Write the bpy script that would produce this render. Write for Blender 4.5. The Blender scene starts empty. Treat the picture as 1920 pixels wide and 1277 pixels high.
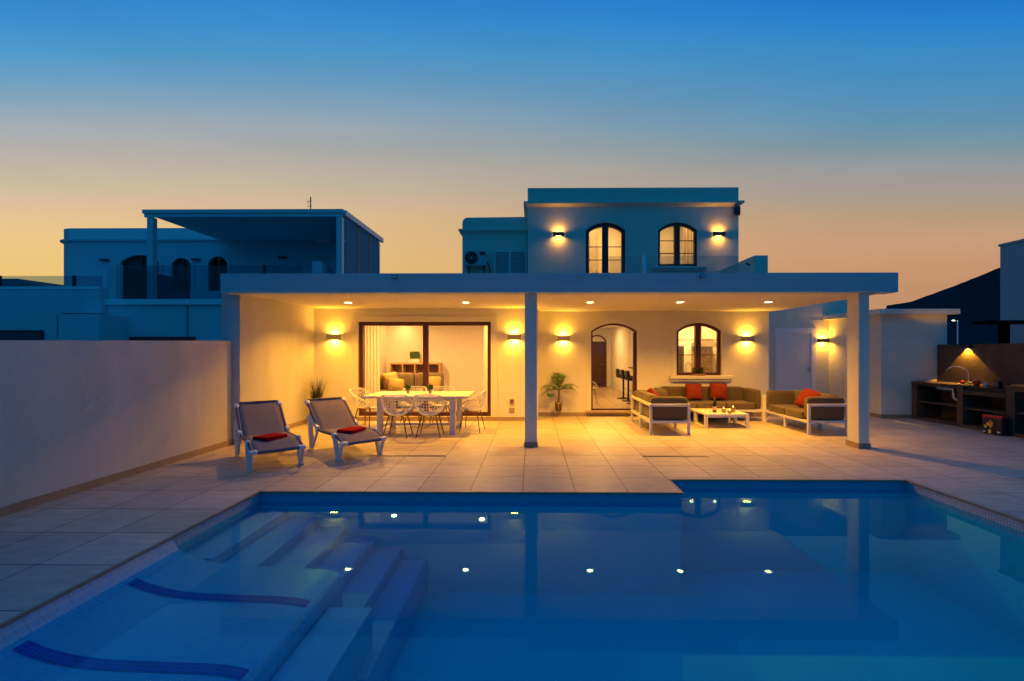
import bpy, math, random
from math import sin, cos, pi, radians
from mathutils import Vector, Matrix
random.seed(7)
S = bpy.context.scene
C = S.collection

# ------------------------------------------------------------------ camera, sky, exposure
cd = bpy.data.cameras.new('camera'); cam = bpy.data.objects.new('camera', cd); C.objects.link(cam)
cam.location = (0, 0, 1.6); cam.rotation_euler = (pi/2, 0, 0.010)
cd.lens = 16.0; cd.sensor_width = 36.0; cd.sensor_fit = 'HORIZONTAL'
cd.shift_x = -29/1920; cd.shift_y = 19.5/1920
cd.clip_start = 0.05; cd.clip_end = 2000
S.camera = cam
S.view_settings.view_transform = 'Standard'; S.view_settings.look = 'None'
S.view_settings.exposure = 0.0; S.view_settings.gamma = 1.0
S.cycles.use_denoising = True
S.cycles.max_bounces = 8; S.cycles.diffuse_bounces = 4; S.cycles.glossy_bounces = 4
S.cycles.transparent_max_bounces = 12; S.cycles.transmission_bounces = 4
S.cycles.caustics_reflective = False; S.cycles.caustics_refractive = False
S.cycles.sample_clamp_indirect = 4.0
S.cycles.use_light_tree = True

def lin(r, g, b):
    f = lambda c: (c/255/12.92) if c/255 <= 0.04045 else ((c/255+0.055)/1.055)**2.4
    return (f(r), f(g), f(b), 1)

W = bpy.data.worlds.new('World'); S.world = W; W.use_nodes = True
nt = W.node_tree; nt.nodes.clear()
def N(t, **k):
    n = nt.nodes.new(t)
    for a, b in k.items(): setattr(n, a, b)
    return n
def ramp(stops, fac):
    r = N('ShaderNodeValToRGB'); r.color_ramp.interpolation = 'LINEAR'
    e = r.color_ramp.elements
    e[0].position, e[0].color = stops[0]; e[1].position, e[1].color = stops[-1]
    for p, c in stops[1:-1]:
        q = e.new(p); q.color = c
    nt.links.new(fac, r.inputs[0]); return r.outputs[0]
def maprange(v, a, b, lo=0, hi=1, smooth=True):
    m = N('ShaderNodeMapRange'); m.interpolation_type = 'SMOOTHSTEP' if smooth else 'LINEAR'
    m.inputs[1].default_value = a; m.inputs[2].default_value = b
    m.inputs[3].default_value = lo; m.inputs[4].default_value = hi
    nt.links.new(v, m.inputs[0]); return m.outputs[0]
def mix(f, a, b):
    m = N('ShaderNodeMix', data_type='RGBA'); nt.links.new(f, m.inputs[0])
    nt.links.new(a, m.inputs[6]); nt.links.new(b, m.inputs[7]); return m.outputs[2]
tc = N('ShaderNodeTexCoord'); sp = N('ShaderNodeSeparateXYZ'); nt.links.new(tc.outputs['Generated'], sp.inputs[0])
# height above the horizon, as the slope of the view direction over the northern (sunset) half of the sky
def math2(op, a, b):
    m = N('ShaderNodeMath', operation=op)
    for k, v in enumerate((a, b)):
        if isinstance(v, (int, float)): m.inputs[k].default_value = v
        else: nt.links.new(v, m.inputs[k])
    return m.outputs[0]
slope = math2('DIVIDE', math2('DIVIDE', sp.outputs[2], math2('MAXIMUM', sp.outputs[1], .22)), 2.0)
LV = (.05,.0925,.122,.145,.165,.183,.20,.224,.248,.2755,.303,.331,.358,.386,.50,1.0)
left = ramp(list(zip(LV, [lin(*c) for c in ((240,197,112),(241,202,124),(239,200,136),(233,197,144),(222,192,158),(208,190,160),(198,184,163),(184,177,170),(170,175,179),(140,167,186),(110,160,194),(82,155,202),(66,148,207),(56,139,206),(24,112,178),(8,104,170))])), slope)
right = ramp(list(zip(LV, [lin(*c) for c in ((196,146,108),(202,152,114),(203,158,124),(186,156,124),(172,155,140),(162,154,149),(152,154,156),(122,150,163),(100,147,176),(82,143,184),(68,140,190),(55,136,196),(42,128,202),(33,117,198),(18,106,174),(8,104,170))])), slope)
back = ramp([(0, lin(2,96,154)), (.3, lin(8,102,162)), (1, lin(8,104,170))], sp.outputs[2])
front = mix(maprange(sp.outputs[0], -.80, .55, smooth=False), left, right)
allsky = mix(maprange(sp.outputs[1], .10, .50), back, front)
bg = N('ShaderNodeBackground'); bg.inputs[1].default_value = 1.0
# faint uneven haze, stretched along the horizon
hz = N('ShaderNodeTexNoise'); hz.inputs['Scale'].default_value = 2.2; hz.inputs['Detail'].default_value = 5; hz.inputs['Roughness'].default_value = .55
hm = N('ShaderNodeMapping'); hm.inputs['Scale'].default_value = (1, 1, 7); nt.links.new(tc.outputs['Generated'], hm.inputs[0]); nt.links.new(hm.outputs[0], hz.inputs['Vector'])
hv = maprange(hz.outputs['Fac'], .25, .75, .955, 1.045, smooth=False)
hx = N('ShaderNodeMix', data_type='RGBA', blend_type='MULTIPLY'); hx.inputs[0].default_value = 1
nt.links.new(allsky, hx.inputs[6]); nt.links.new(hv, hx.inputs[7])
nt.links.new(hx.outputs[2], bg.inputs[0])
wo = N('ShaderNodeOutputWorld'); nt.links.new(bg.outputs[0], wo.inputs[0])

# ------------------------------------------------------------------ helpers
def tag(o, label=None, cat=None, group=None, kind=None):
    if label: o['label'] = label
    if cat: o['category'] = cat
    if group: o['group'] = group
    if kind: o['kind'] = kind
    return o
def empty(name, label, cat, loc=(0,0,0), rz=0, group=None):
    o = bpy.data.objects.new(name, None); C.objects.link(o)
    o.location = loc; o.rotation_euler = (0,0,rz); o.empty_display_size = .1
    return tag(o, label, cat, group)
class MB:
    def __init__(s): s.v = []; s.f = []; s.sm = []
    def quad(s, *p, smooth=False):
        i = len(s.v); s.v += [tuple(q) for q in p]; s.f.append(tuple(range(i, i+len(p)))); s.sm.append(smooth); return s
    def box(s, x0, x1, y0, y1, z0, z1):
        i = len(s.v)
        s.v += [(x0,y0,z0),(x1,y0,z0),(x1,y1,z0),(x0,y1,z0),(x0,y0,z1),(x1,y0,z1),(x1,y1,z1),(x0,y1,z1)]
        for f in ((3,2,1,0),(4,5,6,7),(0,1,5,4),(1,2,6,5),(2,3,7,6),(3,0,4,7)):
            s.f.append(tuple(i+k for k in f)); s.sm.append(False)
        return s
    def bar(s, a, b, w, h, up=(0,0,1)):
        a, b = Vector(a), Vector(b); d = (b-a).normalized(); u = Vector(up)
        if abs(d.dot(u)) > .95: u = Vector((0,1,0))
        r = d.cross(u).normalized(); u = r.cross(d).normalized()
        i = len(s.v)
        for p in (a, b):
            for sx, sy in ((-1,-1),(1,-1),(1,1),(-1,1)): s.v.append(tuple(p + r*(w/2*sx) + u*(h/2*sy)))
        for f in ((0,1,2,3),(7,6,5,4),(0,4,5,1),(1,5,6,2),(2,6,7,3),(3,7,4,0)):
            s.f.append(tuple(i+k for k in f)); s.sm.append(False)
        return s
    def tube(s, pts, r, n=8, closed=False):
        pts = [Vector(p) for p in pts]; m = len(pts)
        rr = r if isinstance(r, (list, tuple)) else [r]*m
        i0 = len(s.v); prev = None
        for k, p in enumerate(pts):
            if closed: d = (pts[(k+1) % m]-pts[k-1])
            else: d = pts[min(k+1, m-1)]-pts[max(k-1, 0)]
            d.normalize()
            if prev is None:
                u = Vector((0,0,1)) if abs(d.z) < .9 else Vector((1,0,0))
            else: u = prev
            a = d.cross(u)
            if a.length < 1e-4: a = d.cross(Vector((0,1,0)))
            a.normalize(); b = a.cross(d).normalized(); prev = b
            for j in range(n):
                t = 2*pi*j/n; s.v.append(tuple(p + a*(cos(t)*rr[k]) + b*(sin(t)*rr[k])))
        for k in range(m if closed else m-1):
            k2 = (k+1) % m
            for j in range(n):
                s.f.append((i0+k*n+j, i0+k*n+(j+1)%n, i0+k2*n+(j+1)%n, i0+k2*n+j)); s.sm.append(True)
        if not closed:
            s.f.append(tuple(i0+j for j in range(n))[::-1]); s.sm.append(False)
            s.f.append(tuple(i0+(m-1)*n+j for j in range(n))); s.sm.append(False)
        return s
    def lathe(s, prof, cx=0, cy=0, z=0, n=20, cap=True):
        i0 = len(s.v)
        for r, h in prof:
            for j in range(n):
                t = 2*pi*j/n; s.v.append((cx+r*cos(t), cy+r*sin(t), z+h))
        for k in range(len(prof)-1):
            for j in range(n):
                s.f.append((i0+k*n+j, i0+k*n+(j+1)%n, i0+(k+1)*n+(j+1)%n, i0+(k+1)*n+j)); s.sm.append(True)
        if cap:
            s.f.append(tuple(i0+j for j in range(n))[::-1]); s.sm.append(False)
            s.f.append(tuple(i0+(len(prof)-1)*n+j for j in range(n))); s.sm.append(False)
        return s
    def cushion(s, c, d, e=.28, n=8, tilt=None, puff=0.0):
        """rounded soft block centred c, full dims d; e = roundness exponent"""
        M = tilt if tilt else Matrix.Identity(3)
        for ax in range(3):
            for sg in (-1, 1):
                i0 = len(s.v)
                for a in range(n+1):
                    for b in range(n+1):
                        u = -1+2*a/n; w = -1+2*b/n
                        p = [0,0,0]; p[ax] = sg; p[(ax+1)%3] = u; p[(ax+2)%3] = w
                        k = 1/e+2
                        L = (abs(p[0])**k+abs(p[1])**k+abs(p[2])**k)**(1/k)
                        q = Vector((p[0]/L*d[0]/2, p[1]/L*d[1]/2, p[2]/L*d[2]/2))
                        if puff:
                            m = min(range(3), key=lambda t: d[t]); o = [t for t in range(3) if t != m]
                            g = (1-(abs(q[o[0]])/(d[o[0]]/2))**2)*(1-(abs(q[o[1]])/(d[o[1]]/2))**2)
                            q[m] *= (1-puff)+puff*2*max(g, 0)**.5
                        s.v.append(tuple(Vector(c)+M@q))
                for a in range(n):
                    for b in range(n):
                        f = (i0+a*(n+1)+b, i0+(a+1)*(n+1)+b, i0+(a+1)*(n+1)+b+1, i0+a*(n+1)+b+1)
                        s.f.append(f if sg > 0 else f[::-1]); s.sm.append(True)
        return s
    def prism(s, poly, axis, a, b):
        """extrude a 2D outline along an axis: axis 'y' -> (u,z), 'x' -> (y,z), 'z' -> (x,y)"""
        def P(p, t):
            return {'y': (p[0], t, p[1]), 'x': (t, p[0], p[1]), 'z': (p[0], p[1], t)}[axis]
        n = len(poly); i = len(s.v)
        s.v += [P(p, a) for p in poly]+[P(p, b) for p in poly]
        s.f.append(tuple(range(i, i+n))[::-1]); s.sm.append(False)
        s.f.append(tuple(range(i+n, i+2*n))); s.sm.append(False)
        for k in range(n):
            s.f.append((i+k, i+(k+1)%n, i+n+(k+1)%n, i+n+k)); s.sm.append(False)
        return s
    def build(s, name, mat, parent=None, bevel=0, fix=True):
        me = bpy.data.meshes.new(name); me.from_pydata(s.v, [], s.f); me.update()
        if fix:
            import bmesh
            bm = bmesh.new(); bm.from_mesh(me)
            if any(s.sm): bmesh.ops.remove_doubles(bm, verts=bm.verts, dist=1e-5)
            bmesh.ops.recalc_face_normals(bm, faces=bm.faces); bm.to_mesh(me); bm.free()
        if any(s.sm):
            for p in me.polygons: p.use_smooth = True
            try: me.set_sharp_from_angle(angle=radians(42))
            except Exception: pass
        me.materials.append(mat)
        o = bpy.data.objects.new(name, me); C.objects.link(o)
        if parent is not None: o.parent = parent
        if bevel:
            b = o.modifiers.new('bevel', 'BEVEL'); b.width = bevel; b.segments = 2; b.limit_method = 'ANGLE'; b.angle_limit = radians(50)
        return o
def copy_thing(o, parent=None):
    c = o.copy(); C.objects.link(c); c.parent = parent
    if parent is None:
        pass
    for ch in list(o.children): copy_thing(ch, c)
    return c
def place(o, loc, rz, label, group=None):
    o.location = loc; o.rotation_euler = (0,0,rz); o['label'] = label
    if group: o['group'] = group
    return o

def smooth(pts, n=6):
    out = []
    for i in range(len(pts)-1):
        p0 = pts[max(i-1,0)]; p1 = pts[i]; p2 = pts[i+1]; p3 = pts[min(i+2,len(pts)-1)]
        for k in range(n):
            t = k/n
            out.append(tuple(.5*((2*p1[j])+(-p0[j]+p2[j])*t+(2*p0[j]-5*p1[j]+4*p2[j]-p3[j])*t*t+(-p0[j]+3*p1[j]-3*p2[j]+p3[j])*t**3) for j in range(len(p1))))
    out.append(tuple(pts[-1])); return out

# ------------------------------------------------------------------ materials
MAT = {}
def mat(name, col, rough=.6, metal=0, var=0, vscale=6, bump=0, bscale=60, stretch=None, emit=None, estr=1, spec=.5, sheen=0):
    m = bpy.data.materials.new(name); m.use_nodes = True; t = m.node_tree; b = t.nodes['Principled BSDF']
    col = tuple(col)[:3]+(1,)
    b.inputs['Base Color'].default_value = col; b.inputs['Roughness'].default_value = rough
    b.inputs['Metallic'].default_value = metal; b.inputs['Specular IOR Level'].default_value = spec
    if sheen: b.inputs['Sheen Weight'].default_value = sheen
    geo = t.nodes.new('ShaderNodeTexCoord'); vec = geo.outputs['Object']
    if stretch:
        mp = t.nodes.new('ShaderNodeMapping'); mp.inputs['Scale'].default_value = stretch
        t.links.new(vec, mp.inputs[0]); vec = mp.outputs[0]
    if var:
        n = t.nodes.new('ShaderNodeTexNoise'); n.inputs['Scale'].default_value = vscale; n.inputs['Detail'].default_value = 6
        n.inputs['Roughness'].default_value = .65
        t.links.new(vec, n.inputs['Vector'])
        r = t.nodes.new('ShaderNodeValToRGB')
        r.color_ramp.elements[0].position = .3; r.color_ramp.elements[1].position = .7
        r.color_ramp.elements[0].color = tuple(c*(1-var) for c in col[:3])+(1,)
        r.color_ramp.elements[1].color = tuple(min(1, c*(1+var*.6)) for c in col[:3])+(1,)
        t.links.new(n.outputs['Fac'], r.inputs[0]); t.links.new(r.outputs[0], b.inputs['Base Color'])
    if bump:
        n2 = t.nodes.new('ShaderNodeTexNoise'); n2.inputs['Scale'].default_value = bscale; n2.inputs['Detail'].default_value = 4
        t.links.new(vec, n2.inputs['Vector'])
        bp = t.nodes.new('ShaderNodeBump'); bp.inputs['Strength'].default_value = bump; bp.inputs['Distance'].default_value = .01
        t.links.new(n2.outputs['Fac'], bp.inputs['Height']); t.links.new(bp.outputs[0], b.inputs['Normal'])
    if emit:
        b.inputs['Emission Color'].default_value = tuple(emit)[:3]+(1,); b.inputs['Emission Strength'].default_value = estr
    MAT[name] = m; return m
def tiles(name, col, grout, size, mortar, origin=(0,0,0), rough=.45, var=.06, nz=.10, axis='z', offset=0.0, h=None, bumps=.25):
    """square tiles laid in object space; each tile slightly different"""
    m = bpy.data.materials.new(name); m.use_nodes = True; t = m.node_tree; b = t.nodes['Principled BSDF']
    tc = t.nodes.new('ShaderNodeTexCoord')
    mp = t.nodes.new('ShaderNodeMapping'); mp.inputs['Location'].default_value = tuple(-o for o in origin)
    t.links.new(tc.outputs['Object'], mp.inputs[0]); vec = mp.outputs[0]
    if axis != 'z':
        s = t.nodes.new('ShaderNodeSeparateXYZ'); cb = t.nodes.new('ShaderNodeCombineXYZ'); t.links.new(vec, s.inputs[0])
        a = {'y': (0, 2), 'x': (1, 2)}[axis]
        t.links.new(s.outputs[a[0]], cb.inputs[0]); t.links.new(s.outputs[a[1]], cb.inputs[1]); vec2 = cb.outputs[0]
    else: vec2 = vec
    br = t.nodes.new('ShaderNodeTexBrick'); br.offset = offset; br.squash = 1
    br.inputs['Scale'].default_value = 1; br.inputs['Brick Width'].default_value = size; br.inputs['Row Height'].default_value = h or size
    br.inputs['Mortar Size'].default_value = mortar; br.inputs['Mortar Smooth'].default_value = .1
    c = Vector(col[:3])
    br.inputs['Color1'].default_value = tuple(c*(1-var))+(1,); br.inputs['Color2'].default_value = tuple(c*(1+var))+(1,)
    br.inputs['Mortar'].default_value = tuple(grout[:3])+(1,)
    t.links.new(vec2, br.inputs['Vector'])
    n = t.nodes.new('ShaderNodeTexNoise'); n.inputs['Scale'].default_value = 2.2/size; n.inputs['Detail'].default_value = 7
    st = t.nodes.new('ShaderNodeMapping'); st.inputs['Scale'].default_value = (1, 3.5, 1); t.links.new(vec, st.inputs[0]); t.links.new(st.outputs[0], n.inputs['Vector'])
    mr = t.nodes.new('ShaderNodeMapRange'); mr.inputs[3].default_value = 1-nz; mr.inputs[4].default_value = 1+nz
    mr.inputs[1].default_value = .3; mr.inputs[2].default_value = .7
    t.links.new(n.outputs['Fac'], mr.inputs[0])
    mx = t.nodes.new('ShaderNodeMix'); mx.data_type = 'RGBA'; mx.blend_type = 'MULTIPLY'; mx.inputs[0].default_value = 1
    t.links.new(br.outputs['Color'], mx.inputs[6]); t.links.new(mr.outputs[0], mx.inputs[7])
    t.links.new(mx.outputs[2], b.inputs['Base Color']); b.inputs['Roughness'].default_value = rough
    bp = t.nodes.new('ShaderNodeBump'); bp.invert = True; bp.inputs['Strength'].default_value = bumps; bp.inputs['Distance'].default_value = .004
    t.links.new(br.outputs['Fac'], bp.inputs['Height']); t.links.new(bp.outputs[0], b.inputs['Normal'])
    MAT[name] = m; return m
def clear(name, tint, ior=1.45, rough=0.0, wave=0, gloss=(1,1,1)):
    m = bpy.data.materials.new(name); m.use_nodes = True; t = m.node_tree; t.nodes.clear()
    fr = t.nodes.new('ShaderNodeFresnel'); fr.inputs['IOR'].default_value = ior
    tr = t.nodes.new('ShaderNodeBsdfTransparent'); tr.inputs[0].default_value = tuple(tint)[:3]+(1,)
    gl = t.nodes.new('ShaderNodeBsdfGlossy'); gl.inputs['Roughness'].default_value = rough; gl.inputs[0].default_value = tuple(gloss)+(1,)
    mx = t.nodes.new('ShaderNodeMixShader'); o = t.nodes.new('ShaderNodeOutputMaterial')
    ge = t.nodes.new('ShaderNodeNewGeometry'); mu = t.nodes.new('ShaderNodeMath'); mu.operation = 'MULTIPLY_ADD'; mu.inputs[1].default_value = -1; mu.inputs[2].default_value = 1
    t.links.new(ge.outputs['Backfacing'], mu.inputs[0]); mm = t.nodes.new('ShaderNodeMath'); mm.operation = 'MULTIPLY'
    t.links.new(fr.outputs[0], mm.inputs[0]); t.links.new(mu.outputs[0], mm.inputs[1])
    t.links.new(mm.outputs[0], mx.inputs[0]); t.links.new(tr.outputs[0], mx.inputs[1]); t.links.new(gl.outputs[0], mx.inputs[2])
    t.links.new(mx.outputs[0], o.inputs[0])
    if wave:
        tc = t.nodes.new('ShaderNodeTexCoord'); n = t.nodes.new('ShaderNodeTexNoise'); n.inputs['Scale'].default_value = 3.0; n.inputs['Detail'].default_value = 2
        t.links.new(tc.outputs['Object'], n.inputs['Vector'])
        bp = t.nodes.new('ShaderNodeBump'); bp.inputs['Strength'].default_value = wave; bp.inputs['Distance'].default_value = .01
        t.links.new(n.outputs['Fac'], bp.inputs['Height']); t.links.new(bp.outputs[0], gl.inputs['Normal']); t.links.new(bp.outputs[0], fr.inputs['Normal'])
    MAT[name] = m; return m
def emitter(name, col, s):
    m = bpy.data.materials.new(name); m.use_nodes = True; t = m.node_tree; t.nodes.clear()
    e = t.nodes.new('ShaderNodeEmission'); e.inputs[0].default_value = tuple(col)[:3]+(1,); e.inputs[1].default_value = s
    o = t.nodes.new('ShaderNodeOutputMaterial'); t.links.new(e.outputs[0], o.inputs[0]); MAT[name] = m; return m

WARM = (1.0, .435, .025); ROOM = (1.0, .47, .11)
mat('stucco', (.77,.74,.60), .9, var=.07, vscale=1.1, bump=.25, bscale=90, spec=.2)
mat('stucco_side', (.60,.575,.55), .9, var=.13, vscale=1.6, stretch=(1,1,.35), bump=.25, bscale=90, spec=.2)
mat('ceiling_paint', (.72,.69,.64), .9, var=.03, bump=.1, bscale=80, spec=.1)
mat('inner_paint', (.74,.72,.68), .85, var=.03, spec=.2)
mat('skirting', (.34,.25,.17), .55, var=.18, vscale=9)
mat('dark_wood', (.075,.018,.012), .35, var=.35, vscale=10, stretch=(8,8,1))
mat('door_dark', (.05,.012,.008), .65, var=.3, vscale=10, stretch=(8,8,1))
mat('black_frame', (.012,.012,.016), .4)
mat('white_alu', (.72,.70,.68), .35, var=.02)
mat('white_plastic', (.74,.75,.76), .4)
mat('dark_roof_layer', (.16,.16,.16), .9, var=.2)
mat('fascia_dusk_tint', (.44,.58,.62), .85, var=.04, vscale=2, spec=.2)  # white fascia; blue dusk cast put into the colour to offset warm bounce
mat('lamp_metal', (.34,.32,.30), .45, var=.05)
mat('dark_metal', (.03,.03,.035), .45)
mat('steel', (.6,.6,.62), .22, metal=1)
mat('taupe', (.115,.085,.055), .95, var=.16, vscale=60, bump=.5, bscale=500, spec=.1, sheen=.2)
mat('red_cloth', (.19,.03,.018), .95, var=.15, vscale=40, bump=.4, bscale=300, spec=.1)
mat('towel_red', (.42,.008,.01), 1, var=.15, vscale=60, bump=.8, bscale=260, spec=.05)
mat('sling', (.25,.20,.215), .85, var=.14, vscale=120, bump=.35, bscale=700, spec=.2)
mat('sling_edge', (.10,.10,.16), .7)
mat('leg_brown', (.16,.045,.02), .45, var=.2)
mat('concrete', (.085,.062,.044), .8, var=.38, vscale=2.6, bump=.4, bscale=40)
mat('board_wood', (.42,.2,.08), .5, var=.25, vscale=6, stretch=(1,8,8))
mat('light_wood', (.5,.32,.16), .55, var=.2, vscale=7, stretch=(1,8,8))
mat('leaf', (.05,.11,.02), .5, var=.4, vscale=20)
mat('leaf_dark', (.04,.07,.018), .55, var=.4, vscale=25)
mat('leaf_bright', (.06,.16,.02), .5, var=.35, vscale=30)
mat('grass_dry', (.035,.035,.014), .7, var=.4, vscale=30)
mat('bark', (.12,.08,.05), .9, var=.4, vscale=30, bump=.8, bscale=80)
mat('pot_dark', (.06,.04,.035), .4)
mat('pot_grey', (.3,.28,.26), .5)
mat('terracotta', (.3,.13,.06), .8, var=.2)
mat('curtain', (.85,.80,.70), .95, var=.05, spec=.1)
cm = MAT['curtain']; ct = cm.node_tree; pb = ct.nodes['Principled BSDF']; tl = ct.nodes.new('ShaderNodeBsdfTranslucent'); tl.inputs[0].default_value = (.92,.88,.8,1); ms = ct.nodes.new('ShaderNodeMixShader'); ms.inputs[0].default_value = .72
ct.links.new(pb.outputs[0], ms.inputs[1]); ct.links.new(tl.outputs[0], ms.inputs[2]); ct.links.new(ms.outputs[0], ct.nodes['Material Output'].inputs[0])
mat('sofa_grey', (.17,.13,.09), .95, var=.12, vscale=30, bump=.3, bscale=300)
mat('yellow_cloth', (.46,.32,.10), .9, var=.35, vscale=18)
mat('black_plastic', (.015,.015,.016), .3)
mat('ac_white', (.5,.5,.5), .5, var=.03)
mat('shutter', (.66,.68,.7), .55)
mat('door_white', (.88,.88,.88), .45, var=.02)
mat('hill', (.016,.013,.022), 1, var=.7, vscale=.06)
mat('ground_soil', (.07,.055,.045), 1, var=.3, vscale=.3)
mat('bottle_glass', (.008,.012,.006), .08)
mat('gold_foil', (.7,.42,.14), .3, metal=1)
mat('paper', (.6,.42,.25), .7)
mat('brass', (.5,.33,.12), .3, metal=1)
mat('wax', (.7,.6,.4), .6)
mat('red_gloss', (.5,.03,.02), .3)
mat('green_item', (.12,.22,.04), .6)
mat('flame_orange', (.75,.25,.03), .6); mat('flame_yellow', (.8,.55,.08), .6)
mat('stool_black', (.008,.007,.006), .7, spec=.2)
mat('pattern_tile', (.36,.31,.24), .5, var=.6, vscale=14)
mat('hood_steel', (.22,.2,.17), .4)
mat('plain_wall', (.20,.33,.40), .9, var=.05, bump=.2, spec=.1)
mat('carport_black', (.006,.006,.008), .95, spec=.05)
mat('hob', (.01,.01,.012), .15)
mat('soil', (.03,.02,.015), 1)
mat('neighbour_trim', (.86,.87,.86), .85, var=.04)
mat('neighbour_wall', (.62,.66,.68), .9, var=.08, vscale=.7, bump=.2, bscale=60, spec=.2)
mat('neighbour_dark', (.25,.25,.27), .9)
mat('frosted', (.10,.26,.36), .8, var=.05, spec=.08)
clear('glass', (.93,.95,.96)); clear('rail_glass', (.84,.88,.90)); clear('wine_glass', (.85,.85,.85)); clear('dark_glass', (.22,.28,.34))
clear('water', (.32,.84,.96), ior=1.23, wave=.014, gloss=(.30,.74,.84))
emitter('bulb_warm', (1,.62,.2), 14); emitter('downlight_disc', (1,.66,.28), 24); emitter('flame', (1,.6,.2), 10); emitter('street_bulb', (1,.85,.6), 12)
tiles('terrace_tile', (.47,.395,.345), (.12,.09,.075), .6, .0065, (-.108,5.17,0), rough=.5, var=.11, nz=.16)
tiles('inside_floor', (.42,.32,.2), (.2,.14,.09), .45, .004, (0,0,0), rough=.25, var=.04, nz=.08)
tiles('pool_mosaic', (.20,.42,.62), (.32,.50,.62), .03, .0026, (0,0,0), rough=.3, var=.08, nz=.05, bumps=.15)
tiles('pool_mosaic_side', (.55,.57,.62), (.26,.26,.30), .03, .0022, (0,0,0), rough=.3, var=.10, nz=.05, axis='x', bumps=.2)
tiles('pool_mosaic_back', (.02,.36,.52), (.06,.40,.56), .03, .0022, (0,0,0), rough=.3, var=.08, nz=.05, axis='y', bumps=.15)
tiles('band_blue', (.002,.02,.34), (.03,.12,.42), .03, .003, (0,0,0), rough=.3, var=.3, nz=.05)
mat('pool_paint', (.004,.68,.70), .6, var=.05, vscale=1)
mat('pool_step', (.34,.48,.64), .6, var=.04, vscale=2)

# ------------------------------------------------------------------ setting: ground, terrace, pool
PX0, PX1, PY0, PY1, PYR, PXR = -3.12, 4.65, .3, 5.17, 5.70, 1.69
WL = -.115
b = MB(); b.quad((-900,-600,-2.05),(900,-600,-2.05),(900,1500,-2.05),(-900,1500,-2.05)); tag(b.build('ground', MAT['ground_soil']), kind='structure')
b = MB()
b.box(-5.34, PX0, -4, 7.72, -2, 0); b.box(PX1, 9.8, -4, 19, -2, 0)
b.box(PX0, PX1, -4, PY0, -2, 0); b.box(PX0, PXR, PY1, PYR, -2, 0); b.box(PX0, PX1, PYR, 19, -2, 0); b.box(-5.34, PX0, 7.72, 19, -2, 0)
tag(b.build('terrace', MAT['terrace_tile'], fix=False), kind='structure')
# coping lip: a thin slab nose that overhangs the pool by a few cm
b = MB()
for x0,x1,y0,y1 in ((PX0-.001,PX0+.022,PY0,PY1),(PX1-.022,PX1+.001,PY0,PYR),(PX0+.022,PXR+.022,PY1-.022,PY1+.001),(PXR-.001,PXR+.022,PY1+.001,PYR-.022),(PXR-.001,PX1-.022,PYR-.022,PYR+.001)):
    b.box(x0,x1,y0,y1,-.022,.0015)
tag(b.build('pool_coping', MAT['skirting']), kind='structure')
DEEP = -1.15
b = MB()
b.quad((PX0,PY1-.002,-.02),(PXR,PY1-.002,-.02),(PXR,PY1-.002,-.17),(PX0,PY1-.002,-.17)); b.quad((PXR,PYR-.002,-.02),(PX1,PYR-.002,-.02),(PX1,PYR-.002,-.17),(PXR,PYR-.002,-.17))
tag(b.build('pool_wall', MAT['pool_mosaic_back'], fix=False), kind='structure')
b = MB()
b.quad((PX1-.002,PY0,-.02),(PX1-.002,PYR,-.02),(PX1-.002,PYR,-.17),(PX1-.002,PY0,-.17))
b.quad((PX0+.002,3.80,-.02),(PX0+.002,PY1,-.02),(PX0+.002,PY1,DEEP),(PX0+.002,3.80,DEEP))
b.quad((PXR+.002,PY1,-.02),(PXR+.002,PYR,-.02),(PXR+.002,PYR,DEEP),(PXR+.002,PY1,DEEP))
b.quad((PX0,PY0+.002,-.02),(PX1,PY0+.002,-.02),(PX1,PY0+.002,DEEP),(PX0,PY0+.002,DEEP))
tag(b.build('pool_wall', MAT['pool_mosaic_side'], fix=False), kind='structure')
b = MB(); b.quad((PX0,PY1-.002,-.17),(PXR,PY1-.002,-.17),(PXR,PY1-.002,DEEP),(PX0,PY1-.002,DEEP)); b.quad((PXR,PYR-.002,-.17),(PX1,PYR-.002,-.17),(PX1,PYR-.002,DEEP),(PXR,PYR-.002,DEEP))
b.quad((PX1-.002,PY0,-.17),(PX1-.002,PYR,-.17),(PX1-.002,PYR,DEEP),(PX1-.002,PY0,DEEP)); b.quad((PX0,PY0,DEEP),(PX1,PY0,DEEP),(PX1,PYR,DEEP),(PX0,PYR,DEEP)); tag(b.build('pool_floor', MAT['pool_paint'], fix=False), kind='structure')
b = MB()   # submerged stairs along the far left, stepping down to the right
xs = [-3.118,-2.78,-2.44,-2.10,-1.77,-1.47,-1.19]; zs = [-.20,-.30,-.40,-.51,-.63,-.76]
for k in range(6):
    y0 = 3.925 if k < 4 else (3.62 if k == 4 else 3.25)
    b.box(xs[k], xs[k+1]-.001, y0, PY1-.004, DEEP+.01, zs[k])
b.box(-1.625,-1.27,PY0+.01,3.615,DEEP+.01,-.44)
tag(b.build('pool_steps', MAT['pool_step'], bevel=.012), kind='structure')
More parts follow.
